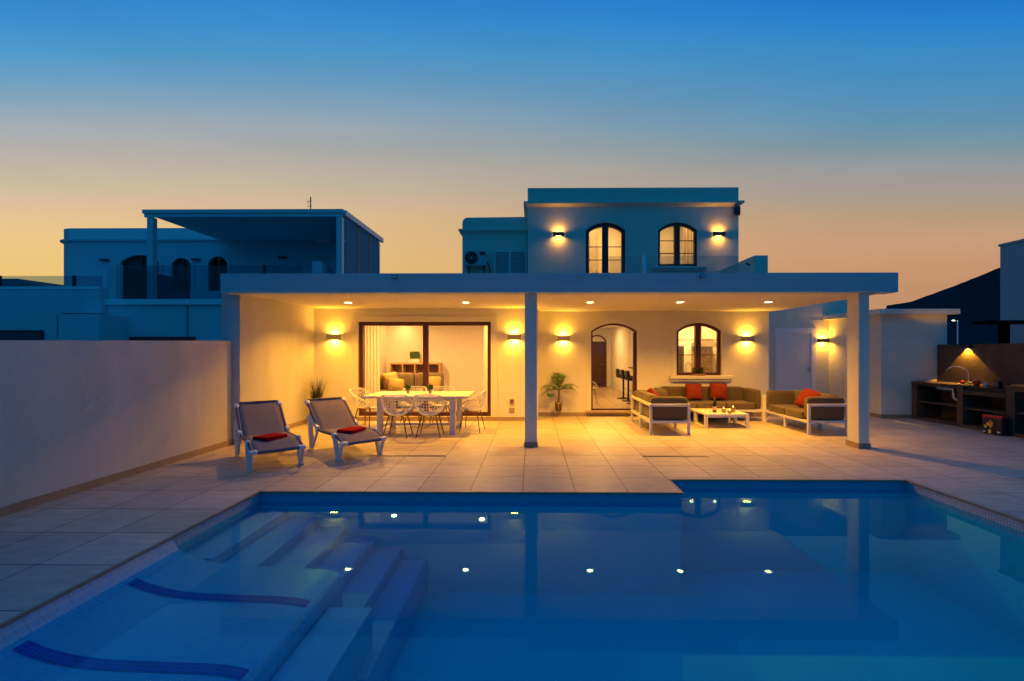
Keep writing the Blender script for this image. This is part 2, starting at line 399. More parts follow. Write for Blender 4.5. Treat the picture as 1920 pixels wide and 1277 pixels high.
# shallow beach shelf: slopes in from the coping, flattens, rolls off at its right edge
SP = smooth([(PX0+.002,-.004),(-3.045,-.118),(-2.86,-.195),(-2.60,-.243),(-2.20,-.262),(-1.93,-.270),(-1.75,-.288),(-1.655,-.325),(-1.63,-.40)], 5)
b = MB(); b.prism([(PX0+.002,DEEP+.01)]+SP+[(-1.63,DEEP+.01)], 'y', PY0+.01, 3.90); tag(b.build('pool_shelf', MAT['pool_mosaic']), kind='structure')
def band(y, w=.088):
    b = MB(); Q = [p for p in SP if -.125 > p[1] > -.31]
    for (xa,za),(xb,zb) in zip(Q, Q[1:]): b.quad((xa,y-w/2,za+.004),(xb,y-w/2,zb+.004),(xb,y+w/2,zb+.004),(xa,y+w/2,za+.004))
    return tag(b.build('pool_stripe', MAT['band_blue']), kind='structure')
band(3.40); band(2.655)
b = MB(); b.quad((PX0+.003,PY0+.003,WL),(PX1-.003,PY0+.003,WL),(PX1-.003,PY1,WL),(PX0+.003,PY1,WL)); b.quad((PXR+.003,PY1,WL),(PX1-.003,PY1,WL),(PX1-.003,PYR-.003,WL),(PXR+.003,PYR-.003,WL))
tag(b.build('pool_water', MAT['water']), kind='structure')
# slot drains
for i,(x0,x1,lab) in enumerate(((-2.28,-1.30,'long dark slot drain in the tiles beside the right lounger'),(1.67,2.67,'long dark slot drain in the tiles in front of the lounge sofas'))):
    t = empty('slot_drain', lab, 'drain', (x0,6.91,0), group='slot drains in the terrace floor')
    MB().box(0,x1-x0,-.035,.035,.0015,.0045).build('frame', MAT['skirting'], t)
    MB().box(.01,x1-x0-.01,-.022,.022,.0048,.0062).build('slot', MAT['black_plastic'], t)

# hill and distant things
import bmesh
b = MB(); prof = [(108,-4),(113,4),(115.3,16.4),(123.5,17.6),(129.3,19.7),(137.9,22.8),(146.5,26.3),(152.5,28.8),(175,37),(210,44),(300,30)]
def pz(x):
    for (xa,za),(xb,zb) in zip(prof, prof[1:]):
        if xa <= x <= xb: return za+(zb-za)*(x-xa)/(xb-xa)
    return -4
gx = [108+i*1.6 for i in range(100)]; gy = [150,154,160,175,200,240,300]
g = [[None]*len(gx) for _ in gy]
for j,y in enumerate(gy):
    for i,x in enumerate(gx):
        k = {0:1,1:1.0,2:.98,3:.9,4:.75,5:.5,6:.1}[j]
        z = pz(x)*k+random.uniform(-.12,.12)*(1 if j else .5); g[j][i] = (x*(y/150 if j<3 else 1.06), y, z)
for i in range(len(gx)-1):
    b.quad((g[0][i][0]-6,110,-3),(g[0][i+1][0]-6,110,-3),g[0][i+1],g[0][i])
    for j in range(len(gy)-1): b.quad(g[j][i],g[j][i+1],g[j+1][i+1],g[j+1][i])
tag(b.build('hill', MAT['hill']), kind='structure')

# ------------------------------------------------------------------ lamps
def area(parent, loc, rot, sx, sy, power, col, spread=pi, shape='RECTANGLE'):
    l = bpy.data.lights.new('lamp_light', 'AREA'); l.shape = shape; l.size = sx
    if shape == 'RECTANGLE': l.size_y = sy
    l.energy = power; l.color = col; l.spread = spread
    o = bpy.data.objects.new('lamp_light', l); C.objects.link(o); o.location = loc; o.rotation_euler = rot
    if parent is not None: o.parent = parent
    return o
PS = 9.5      # sconce watts, up and down each
def sconce(loc, rz, label, power=PS, col=WARM, m='lamp_metal', w=.31, h=.13, spread=radians(165)):
    t = empty('wall_lamp', label, 'wall lamp', loc, rz, 'up and down wall lamps')
    MB().box(-w/2,w/2,-.105,-.098,-h/2,h/2).box(-w/2,-w/2+.006,-.098,-.012,-h/2,h/2).box(w/2-.006,w/2,-.098,-.012,-h/2,h/2).build('shade', MAT[m], t, bevel=.002)
    MB().box(-w/2+.02,w/2-.02,-.012,-.001,-h/2+.006,h/2-.006).build('back_plate', MAT[m], t)
    MB().box(-.07,.07,-.09,-.03,-h/2+.012,h/2-.012).build('bulb', MAT['bulb_warm'], t)
    area(t, (0,-.058,h/2-.010), (pi,0,0), .16, .05, power, col, spread)
    area(t, (0,-.058,-h/2+.010), (0,0,0), .16, .05, power*1.15, col, spread)
    return t
sconce((-4.52,10.4,1.915), 0, 'lit wall lamp on the porch wall left of the sliding door')
sconce((-.40,10.4,1.915), 0, 'lit wall lamp between the sliding door and the middle column')
sconce((.77,11.2,1.905), 0, 'lit wall lamp above the potted palm')
sconce((5.24,11.2,1.895), 0, 'lit wall lamp right of the arched window above the long sofa')
sconce((.66,11.4,4.505), 0, 'lit wall lamp on the upper storey left of the arched balcony door', power=2.4, m='dark_metal', w=.28, h=.10)
sconce((4.64,11.4,4.50), 0, 'lit wall lamp on the upper storey near its right corner', power=2.4, m='dark_metal', w=.28, h=.10)
sconce((8.10,12.8,1.89), 0, 'lit wall lamp beside the white louvred door', power=6.5, m='dark_metal', w=.28, h=.10)
def downlight(x, y, label, power=72):
    t = empty('downlight', label, 'ceiling light', (x,y,2.575), 0, 'round downlights in the porch ceiling')
    MB().lathe([(.071,-.006),(.094,-.006),(.097,0),(.071,0),(.071,-.006)], n=28, cap=False).build('trim_ring', MAT['white_plastic'], t)
    MB().lathe([(.070,-.004),(.070,-.001)], n=28).build('lens', MAT['downlight_disc'], t)
    area(t, (0,0,-.012), (0,0,0), .09, .09, power, WARM, radians(134), 'DISK')
for x,lab in ((-3.70,'leftmost round downlight, over the left end of the dining table'),(-1.33,'round downlight in the ceiling left of the middle column'),(1.16,'round downlight in the ceiling above the arched door'),
              (2.96,'round downlight in the ceiling above the left lounge sofa'),(4.71,'rightmost round downlight, in front of the long sofa')):
    downlight(x, 9.12, lab)
def room_light(loc, size, power, parent=None, label=None):
    t = empty('ceiling_lamp', label, 'ceiling lamp', loc)
    MB().lathe([(size*.5,-.03),(size*.5,0)], n=24).build('diffuser', MAT['downlight_disc'], t)
    area(t, (0,0,-.04), (0,0,0), size, size, power, ROOM, pi, 'DISK')

# ------------------------------------------------------------------ walls with openings
def arcz(op, x):
    xa, xb, z0, zs, za = op
    if za-zs < 1e-4: return zs
    w = (xb-xa)/2; hh = za-zs; R = (w*w+hh*hh)/(2*hh); xm = (xa+xb)/2
    return za-R+math.sqrt(max(R*R-(x-xm)**2, 0))
def wall(x0, x1, y0, y1, z0, z1, ops, n=22):
    b = MB(); ops = sorted(ops); cur = x0
    for op in ops:
        b.box(cur, op[0], y0, y1, z0, z1)
        if op[2] > z0: b.box(op[0], op[1], y0, y1, z0, op[2])
        m = n if op[4]-op[3] > 1e-4 else 1
        for i in range(m):
            a = op[0]+(op[1]-op[0])*i/m; c = op[0]+(op[1]-op[0])*(i+1)/m
            za, zc = arcz(op,a), arcz(op,c)
            b.quad((a,y0,za),(c,y0,zc),(c,y0,z1),(a,y0,z1)); b.quad((c,y1,zc),(a,y1,za),(a,y1,z1),(c,y1,z1))
            b.quad((a,y1,za),(c,y1,zc),(c,y0,zc),(a,y0,za)); b.quad((a,y0,z1),(c,y0,z1),(c,y1,z1),(a,y1,z1))
        cur = op[1]
    b.box(cur, x1, y0, y1, z0, z1); return b
def outline(op, inset=0, n=22):
    xa, xb, z0, zs, za = op
    o = (xa+inset, xb-inset, z0+inset, zs-(inset*.35 if za > zs else inset), za-inset)
    pts = [(o[0],o[2]),(o[1],o[2])]
    if za-zs < 1e-4: return pts+[(o[1],o[4]),(o[0],o[4])]
    return pts+[(o[1]+(o[0]-o[1])*i/n, arcz(o, o[1]+(o[0]-o[1])*i/n)) for i in range(n+1)]
def framing(op, w, y0, y1, outer=0):
    b = MB(); A = outline(op, outer); B = outline(op, outer+w); n = len(A)
    for i in range(n):
        j = (i+1)%n
        for y in (y0,y1): b.quad((A[i][0],y,A[i][1]),(A[j][0],y,A[j][1]),(B[j][0],y,B[j][1]),(B[i][0],y,B[i][1]))
        b.quad((B[i][0],y0,B[i][1]),(B[j][0],y0,B[j][1]),(B[j][0],y1,B[j][1]),(B[i][0],y1,B[i][1]))
        b.quad((A[i][0],y0,A[i][1]),(A[j][0],y0,A[j][1]),(A[j][0],y1,A[j][1]),(A[i][0],y1,A[i][1]))
    return b
def pane(op, inset, y):
    b = MB(); P = outline(op, inset); b.quad(*[(p[0],y,p[1]) for p in P]); return b
def surround(op, w, y, d):
    """raised plaster band round the sides and top of an opening"""
    b = MB(); xa,xb,z0,zs,za = op
    big = (xa-w, xb+w, z0, zs+(w*.35 if za>zs else w), za+w)
    A = outline(big)[1:]+[outline(big)[0]]; B = outline(op)[1:]+[outline(op)[0]]
    for i in range(len(A)-1):
        b.quad((A[i][0],y-d,A[i][1]),(A[i+1][0],y-d,A[i+1][1]),(B[i+1][0],y-d,B[i+1][1]),(B[i][0],y-d,B[i][1]))
        b.quad((A[i][0],y-d,A[i][1]),(A[i+1][0],y-d,A[i+1][1]),(A[i+1][0],y,A[i+1][1]),(A[i][0],y,A[i][1]))
        b.quad((B[i][0],y-d,B[i][1]),(B[i+1][0],y-d,B[i+1][1]),(B[i+1][0],y,B[i+1][1]),(B[i][0],y,B[i][1]))
    return b

V = empty('villa', 'white two storey villa with a lit flat roofed porch and arched windows', 'house', (0,10.4,0)); V.location = (0,0,0)
SL = (-3.99,-.94,.10,2.27,2.27)     # sliding door
AD = (1.45,2.58,.13,2.08,2.28)      # arched door
AW = (3.54,4.64,1.00,2.09,2.29)     # arched window
wall(-5.0,-.05,10.4,10.62,0,2.6,[SL]).build('wall', MAT['stucco'], V)
wall(-.05,5.80,11.2,11.42,0,2.6,[AD,AW]).build('wall', MAT['stucco'], V)
MB().box(-.05,.15,10.62,11.2,0,2.6).box(-.25,-.05,10.62,14.6,0,2.6).build('wall', MAT['stucco'], V)
MB().box(5.6,5.8,11.42,18.9,0,2.6).build('wall', MAT['stucco'], V)
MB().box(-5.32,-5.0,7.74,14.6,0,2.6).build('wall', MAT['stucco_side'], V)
b = MB()   # skirting tiles
b.box(-5.0,-4.985,7.76,10.4,0,.09); b.box(-5.335,-4.985,7.725,7.745,0,.09)
b.box(-5.0,-.05,10.385,10.40,0,.09); b.box(-.05,5.81,11.185,11.2,0,.09); b.box(-.062,-.05,10.385,11.185,0,.09)
b.build('skirting', MAT['skirting'], V)
b = MB()   # porch roof, parapet fascia and soffit
MB().box(-5.14,5.95,7.45,7.75,2.555,2.875).build('fascia', MAT['fascia_dusk_tint'], V, bevel=.006); MB().box(-4.99,5.79,7.755,11.39,2.8005,2.815).build('dark_roof_layer', MAT['dark_roof_layer'], V)  # roof layer is unseen, added dark to cut light bounced onto the upper wall
b.box(-5.14,5.95,7.7501,12.0,2.575,2.80); b.box(-5.14,-5.0,7.75,12,2.80,2.875); b.box(5.80,5.95,7.75,11.4,2.80,2.875)
b.build('porch_roof', MAT['ceiling_paint'], V, bevel=.006)
for x0,x1,y0,y1 in ((-.12,.085,7.57,7.775),(5.36,5.535,7.52,7.80)):
    c = MB().box(x0,x1,y0,y1,0,2.56).build('column', MAT['stucco'], V, bevel=.012)
    MB().box(x0-.014,x1+.014,y0-.014,y1+.014,0,.085).build('column_base', MAT['skirting'], c)
# upper storey
UD = (1.345,2.335,2.82,4.61,4.81); UW = (3.15,4.13,3.72,4.61,4.81)
wall(-.11,5.15,11.4,11.62,2.61,5.68,[UD,UW]).build('upper_wall', MAT['stucco'], V)
MB().box(-.11,.11,11.62,15,2.61,5.68).box(4.93,5.15,11.62,15,2.61,5.68).box(.11,4.93,14.8,15,2.61,5.68).box(.11,4.93,11.62,14.8,5.45,5.60).build('upper_wall', MAT['stucco'], V)
b = MB(); b.box(-.21,5.25,11.29,11.4,5.265,5.315); b.box(-.21,-.11,11.4,15.05,5.265,5.315); b.box(5.15,5.25,11.4,15.05,5.265,5.315)
b.prism([(11.4,5.20),(11.31,5.2645),(11.4,5.2645)], 'x', -.13, 5.17); b.build('cornice', MAT['stucco'], V)
# low left block of the upper storey, soft top corner
arc = [(-1.84+.14-.14*cos(t*pi/16), 5.0-.02+.14*sin(t*pi/16)) for t in range(9)]
MB().prism([(-1.84,2.81)]+arc+[(-.13,5.135),(-.13,2.81)], 'y', 12.0, 15).build('upper_wall', MAT['stucco'], V)
MB().box(-1.93,-.12,11.91,12.0,4.755,4.80).prism([(12.0,4.68),(11.93,4.7545),(12.0,4.7545)],'x',-1.9,-.12).box(-1.93,-1.84,12.0,15,4.755,4.80).build('cornice', MAT['stucco'], V)
# parapet wall at the right end of the roof terrace
MB().box(4.62,4.90,9.5,11.39,2.81,3.585).build('parapet', MAT['stucco'], V, bevel=.006)
MB().bar((4.58,9.62,3.40),(4.50,9.60,3.44),.03,.03).build('wall_fitting', MAT['dark_metal'], V)  # small dark camera-like fitting on the parapet wall
# sliding door
MB().box(-4.14,-3.99,10.372,10.40,.09,2.40).box(-.94,-.79,10.372,10.40,.09,2.40).box(-3.99,-.94,10.372,10.40,2.27,2.40).build('door_surround', MAT['stucco'], V, bevel=.004)
d = framing(SL,.085,10.46,10.60).build('sliding_door', MAT['dark_wood'], V)
MB().box(-2.52,-2.40,10.48,10.58,.185,2.185).build('door_stile', MAT['dark_wood'], d)
MB().box(-2.395,-2.375,10.455,10.478,1.98,2.12).build('handle', MAT['steel'], d)
MB().quad((-3.905,10.53,.185),(-2.52,10.53,.185),(-2.52,10.53,2.185),(-3.905,10.53,2.185)).build('pane', MAT['glass'], d)
MB().quad((-2.40,10.55,.185),(-1.025,10.55,.185),(-1.025,10.55,2.185),(-2.40,10.55,2.185)).build('pane', MAT['glass'], d)
# arched door
surround(AD,.12,11.2,.022).build('door_surround', MAT['stucco'], V)
d = framing(AD,.045,11.24,11.34).build('arched_door', MAT['dark_wood'], V)
pane(AD,.045,11.29).build('pane', MAT['glass'], d)
MB().box(2.50,2.535,11.245,11.32,.175,2.05).build('door_stile', MAT['dark_wood'], d)
MB().box(1.33,2.70,11.10,11.24,.085,.125).build('doorstep', MAT['skirting'], V)
def arched_window(op, y, m, bars, ncol=.10, sill=None, fw=.06):
    w = framing(op,fw,y+.05,y+.13).build('window', MAT[m], V)
    xm = (op[0]+op[1])/2
    MB().box(xm-ncol/2,xm+ncol/2,y+.035,y+.14,op[2]+fw,op[4]-fw+.01).build('mullion', MAT[m], w)
    for z in bars:
        for xa,xb in ((op[0]+fw,xm-ncol/2),(xm+ncol/2,op[1]-fw)): MB().box(xa,xb,y+.085,y+.10,z-.01,z+.01).build('glazing_bar', MAT[m], w)
    pane(op,fw-.005,y+.092).build('pane', MAT['glass'], w)
    if sill:
        x0,x1,zt,dep,th = sill
        MB().box(x0,x1,y-dep,y-.001,zt-th*.55,zt).box(x0+.04,x1-.04,y-dep*.6,y-.0015,zt-th,zt-th*.55-.0005).build('sill', MAT['stucco'], w, bevel=.006)
    return w
surround(AW,.12,11.2,.018).build('window_surround', MAT['stucco'], V)
arched_window(AW, 11.2, 'dark_wood', (1.50,1.87), .13, (3.37,4.87,.998,.13,.14), .07)
surround(UD,.03,11.4,.012).build('door_surround', MAT['stucco'], V)
arched_window(UD, 11.4, 'black_frame', (3.55,3.89,4.22), .15, None, .085)
arched_window(UW, 11.4, 'black_frame', (4.05,4.37), .13, (2.99,4.34,3.70,.10,.11), .06)
# shutters of the left block
b = framing((-1.0,-.135,3.0,4.24,4.24),.05,11.93,11.995).build('shutter', MAT['shutter'], V)
MB().box(-.615,-.545,11.935,11.99,3.05,4.19).build('shutter_stile', MAT['shutter'], b)
for xa,xb in ((-.93,-.63),(-.53,-.20)):
    m = MB()
    for k in range(26):
        z = 3.08+k*.042
        if z < 4.16: m.bar((xa,11.965,z),(xb,11.965,z),.05,.008,(0,-.7,1))
    m.build('louvres', MAT['shutter'], b)
# interior: living room
F = .12
MB().box(-4.6,-.25,10.62,14.6,.0,F).build('room_floor', MAT['inside_floor'], V)
MB().box(-4.6,-4.45,10.62,13.9,F,2.575).box(-4.6,-.25,13.9,14.1,F,2.575).build('room_wall', MAT['inner_paint'], V)
MB().box(-4.6,-.25,10.62,14.6,2.50,2.57).build('room_ceiling', MAT['inner_paint'], V)
room_light((-3.60,11.85,2.50),.11,108, label='small recessed ceiling lamp inside the living room near the left curtain')
room_light((-1.28,11.60,2.50),.11,96, label='small recessed ceiling lamp inside the living room near its right end')
room_light((-3.9,13.5,2.50),.11,9, label='small ceiling lamp over the bookcase in the living room')
# interior: kitchen and hall
MB().box(-.05,5.6,11.42,18.9,0,.15).build('room_floor', MAT['inside_floor'], V)
MB().box(-.05,5.6,11.42,18.9,2.50,2.57).build('room_ceiling', MAT['inner_paint'], V)
MB().box(.9,1.1,11.42,18.6,.15,2.5).box(1.1,5.6,18.6,18.8,.15,2.5).box(3.2,3.35,15.2,18.6,.15,2.5).box(3.35,3.75,15.2,15.35,.15,2.5).box(3.75,3.9,13.8,15.2,.15,2.5).box(3.9,5.6,13.8,13.95,.15,2.5).build('room_wall', MAT['inner_paint'], V)
HD = (2.28,3.02,.15,2.0,2.25)
d = framing(HD,.05,18.50,18.60).build('hall_door', MAT['dark_wood'], V)
MB().box(2.33,2.97,18.53,18.57,.2,1.98).build('door_leaf', MAT['door_dark'], d)
MB().box(2.40,2.62,18.515,18.53,.3,1.0).box(2.68,2.9,18.515,18.53,.3,1.0).box(2.40,2.62,18.515,18.53,1.1,1.85).box(2.68,2.9,18.515,18.53,1.1,1.85).build('door_panel', MAT['door_dark'], d, bevel=.01)
MB().bar((2.88,18.49,1.05),(2.80,18.49,1.05),.02,.02).build('handle', MAT['brass'], d)
room_light((2.0,13.2,2.50),.4,95, label='ceiling lamp in the hall seen through the arched door')
room_light((2.3,16.6,2.50),.3,45, label='ceiling lamp at the far end of the hall')
room_light((4.58,13.1,2.50),.10,40, label='left of the two small ceiling lamps in the kitchen behind the arched window')
room_light((5.25,13.1,2.50),.10,40, label='right of the two small ceiling lamps in the kitchen behind the arched window')
# upper rooms
MB().box(.11,4.93,11.62,14.8,2.75,2.82).build('room_floor', MAT['inside_floor'], V)
MB().box(.11,4.93,13.6,13.75,2.82,5.4).box(2.66,2.78,11.62,13.6,2.82,5.4).build('room_wall', MAT['inner_paint'], V)
MB().box(.11,4.93,11.62,14.8,5.40,5.449).build('room_ceiling', MAT['inner_paint'], V)
room_light((1.9,12.7,5.40),.3,34, label='ceiling lamp in the upstairs room behind the balcony door')
room_light((3.8,12.7,5.40),.3,14, label='ceiling lamp in the upstairs room behind the right arched window')

# side building right of the porch
SB = empty('side_building', 'low flat roofed white outbuilding with louvred door right of the porch', 'outbuilding')
wall(5.80,8.3,12.8,13.0,0,2.47,[(6.87,7.86,.0,2.17,2.17)]).build('wall', MAT['stucco'], SB)
wall(5.80,9.2,12.805,12.995,2.4705,3.35,[]).build('wall', MAT['stucco'], SB)
MB().box(8.3,9.85,10.9,12.8,0,2.46).build('wall', MAT['stucco'], SB)
MB().box(8.12,10.0,10.72,12.798,2.462,2.585).build('roof', MAT['stucco'], SB, bevel=.008)
for q in ((8.285,8.3,10.885,12.79),(8.3,9.0,10.885,10.9),(5.8,6.85,12.785,12.8),(7.88,8.285,12.785,12.8)): MB().box(*q,0,.09).build('skirting', MAT['skirting'], SB)
d = framing((6.87,7.86,.0,2.17,2.17),.07,12.77,12.86).build('louvred_door', MAT['door_white'], SB)
MB().box(6.945,7.785,12.80,12.835,.075,2.095).build('door_leaf', MAT['door_white'], d)
MB().box(7.7855,7.80,12.83,12.84,.0,2.10).build('gap', MAT['black_plastic'], d); MB().box(6.80,6.87,12.775,12.7995,0,2.24).box(7.86,7.93,12.775,12.7995,0,2.24).box(6.87,7.86,12.775,12.7995,2.17,2.24).build('architrave', MAT['door_white'], d)
m = MB()
for k in range(44): m.bar((7.0,12.797,.12+k*.044),(7.73,12.797,.12+k*.044),.014,.03)
m.build('louvres', MAT['door_white'], d)
MB().box(7.735,7.765,12.77,12.80,1.02,1.16).bar((7.75,12.76,1.08),(7.66,12.76,1.08),.018,.018).build('handle', MAT['steel'], d)
d = MB().box(8.27,8.299,11.25,12.10,.0,2.12).build('side_door', MAT['door_white'], SB)
MB().box(8.255,8.27,11.33,12.02,.06,2.05).build('door_leaf', MAT['door_white'], d)
MB().box(8.235,8.255,11.93,11.97,.98,1.12).build('handle', MAT['dark_metal'], d)
t = empty('bulkhead_lamp', 'unlit round wall lamp high behind the right column', 'wall lamp', (8.85,12.8,3.0))
MB().lathe([(.13,0),(.13,.03),(.09,.06),(.0,.075)], n=20, cap=False).build('diffuser', MAT['white_plastic'], t).rotation_euler = (pi/2,0,0)

# outdoor kitchen
MB_wall = tag(MB().box(9.6,9.8,5.0,10.88,0,1.75).build('boundary_wall', MAT['concrete']), 'brown concrete wall behind the outdoor kitchen counter', 'wall')
K = empty('outdoor_kitchen', 'long brown concrete barbecue counter with open shelves along the right wall', 'kitchen counter', (9.0,0,0))
b = MB(); Y0, Y1 = 6.4, 10.878
b.box(0,.599,Y0,Y1,0,.06)
b.box(0,.599,9.60,9.74,.06,.84); b.box(0,.599,8.58,8.74,.06,.94); b.box(0,.599,10.74,Y1,.06,.84); b.box(0,.599,Y0,Y0+.15,.06,.94)
b.box(.0,.598,9.74,10.74,.80,.84); b.box(0,.598,8.74,9.60,.70,.78); b.box(.0,.598,Y0+.15,8.58,.84,.94)
b.box(.56,.598,9.74,10.74,.06,.80)
b.build('counter_frame', MAT['concrete'], K, bevel=.008)
MB().box(-.02,.598,9.60,10.878,.8405,.885).build('worktop', MAT['concrete'], K, bevel=.01)
MB().box(-.03,.59,Y0+.3,8.62,.9405,.972).build('board', MAT['board_wood'], K, bevel=.006)
MB().box(.02,.596,8.745,9.595,.7805,.872).build('grill', MAT['hob'], K, bevel=.006)
for y0,y1,z in ((9.74,10.74,.44),(8.74,9.60,.42),(Y0+.15,8.58,.46)): MB().box(.05,.55,y0,y1,z-.035,z).build('shelf', MAT['concrete'], K)
MB().box(.12,.50,9.95,10.35,.74,.80).build('sink', MAT['steel'], K)
MB().tube(smooth([(.10,9.92,.78),(.10,9.92,.66),(.10,9.90,.58),(.10,9.84,.55),(.10,9.79,.59),(.10,9.78,.68),(.10,9.76,.74)],4), .022, 10).build('drain_pipe', MAT['white_plastic'], K)
MB().tube(smooth([(.48,9.98,.885),(.48,9.98,1.12),(.45,10.02,1.20),(.38,10.11,1.25),(.30,10.20,1.24),(.25,10.25,1.17)],5), .012, 8).lathe([(.028,0),(.028,.03)],.48,9.98,.885,12).build('tap', MAT['steel'], K)
def small(name, lab, cat, m, prof, loc, n=18): return tag(MB().lathe(prof, *loc, n=n).build(name, MAT[m]), lab, cat)
t = empty('plate', 'white plate on the barbecue counter carrying vegetables', 'plate', (9.30,9.87,.885))
MB().lathe([(.06,0),(.12,.012),(.125,.016),(.05,.006)], n=24).build('dish', MAT['white_plastic'], t)
tag(MB().cushion((9.28,9.90,.925),(.08,.08,.06),.5,6).build('tomato', MAT['red_gloss']), 'red tomato on the white plate by the tap', 'vegetable')
tag(MB().cushion((9.31,9.79,.92),(.09,.12,.045),.5,6).build('lime', MAT['green_item']), 'green vegetable on the white plate by the tap', 'vegetable')
t = empty('jar', 'red jar on the barbecue counter under the wall lamp', 'jar', (9.30,9.62,.885))
MB().lathe([(.05,0),(.055,.02),(.055,.09),(.045,.10)]).build('body', MAT['red_gloss'], t); MB().lathe([(.047,.1),(.047,.115)]).build('lid', MAT['steel'], t)
t = empty('cup', 'pale cup between the red jar and the black radio', 'cup', (9.32,9.45,.873))
MB().lathe([(.03,0),(.04,.08),(.037,.08),(.028,.01)], cap=False).build('body', MAT['white_plastic'], t); MB().tube([(.038,0,.065),(.06,0,.06),(.06,0,.03),(.035,0,.02)],.005,6).build('handle', MAT['white_plastic'], t)
t = empty('radio', 'small black box with slatted front on the black grill top', 'radio', (9.38,9.25,.872))
MB().box(-.04,.04,-.05,.05,0,.13).build('body', MAT['black_plastic'], t, bevel=.006)
MB().box(-.044,-.0405,-.04,.04,.02,.035).box(-.044,-.0405,-.04,.04,.055,.07).box(-.044,-.0405,-.04,.04,.09,.105).build('grille', MAT['pot_grey'], t)
t = empty('grill_lamp', 'black wall lamp casting a cone of light above the outdoor tap', 'wall lamp', (9.6,10.12,1.70), -pi/2)
MB().box(-.10,.10,-.10,-.092,-.045,.05).box(-.10,-.092,-.092,-.002,-.045,.05).box(.092,.10,-.092,-.002,-.045,.05).box(-.09,.09,-.012,-.002,-.04,.045).build('shade', MAT['dark_metal'], t)
MB().box(-.06,.06,-.08,-.03,-.012,.012).build('bulb', MAT['bulb_warm'], t)
def spot(parent, loc, rot, power, size, blend, col, r=.012):
    l = bpy.data.lights.new('lamp_light','SPOT'); l.energy = power; l.color = col; l.spot_size = size; l.spot_blend = blend; l.shadow_soft_size = r
    o = bpy.data.objects.new('lamp_light', l); C.objects.link(o); o.parent = parent; o.location = loc; o.rotation_euler = rot
spot(t, (0,-.035,-.02), (.12,0,0), 125, radians(94), .10, WARM); spot(t, (0,-.05,.02), (pi,0,0), 10, radians(120), .3, WARM)
t = empty('charcoal_bag', 'black and red charcoal bag with flame pictures standing before the counter', 'bag', (8.86,8.80,0), radians(12))
MB().cushion((0,0,.19),(.17,.34,.38),.16,8).build('sack', MAT['black_plastic'], t)
MB().cushion((-.012,-.004,.345),(.165,.335,.06),.16,6).build('red_band', MAT['red_gloss'], t)
MB().tube(smooth([(0,-.12,.37),(0,-.10,.415),(0,-.03,.42),(0,-.02,.375)],4),.012,6).tube(smooth([(0,.02,.375),(0,.04,.42),(0,.11,.41),(0,.12,.37)],4),.012,6).build('carry_handle', MAT['black_plastic'], t)
fl = MB(); fy = MB()
random.seed(3)
for k in range(9):
    y = -.01+random.random()*.13; z = .05+random.random()*.20; r = .014+random.random()*.02
    (fl if k%2 else fy).cushion((-.083,y,z),(.012,r*1.6,r*2.4),.5,4)
fl.build('flame_print', MAT['flame_orange'], t); fy.build('flame_print', MAT['flame_yellow'], t)
for y,z,w in ((-.11,.06,.05),(.12,.05,.04),(.03,.05,.04)): MB().cushion((-.083,y,z),(.01,w,.03),.4,4).build('label_print', MAT['white_plastic'], t)

# left boundary wall
t = empty('boundary_wall', 'plain rendered garden wall along the left side of the pool terrace', 'wall')
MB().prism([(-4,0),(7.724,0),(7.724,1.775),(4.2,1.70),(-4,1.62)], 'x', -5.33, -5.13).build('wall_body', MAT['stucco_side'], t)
MB().box(-5.13,-5.115,-4,7.724,0,.09).build('skirting', MAT['skirting'], t)

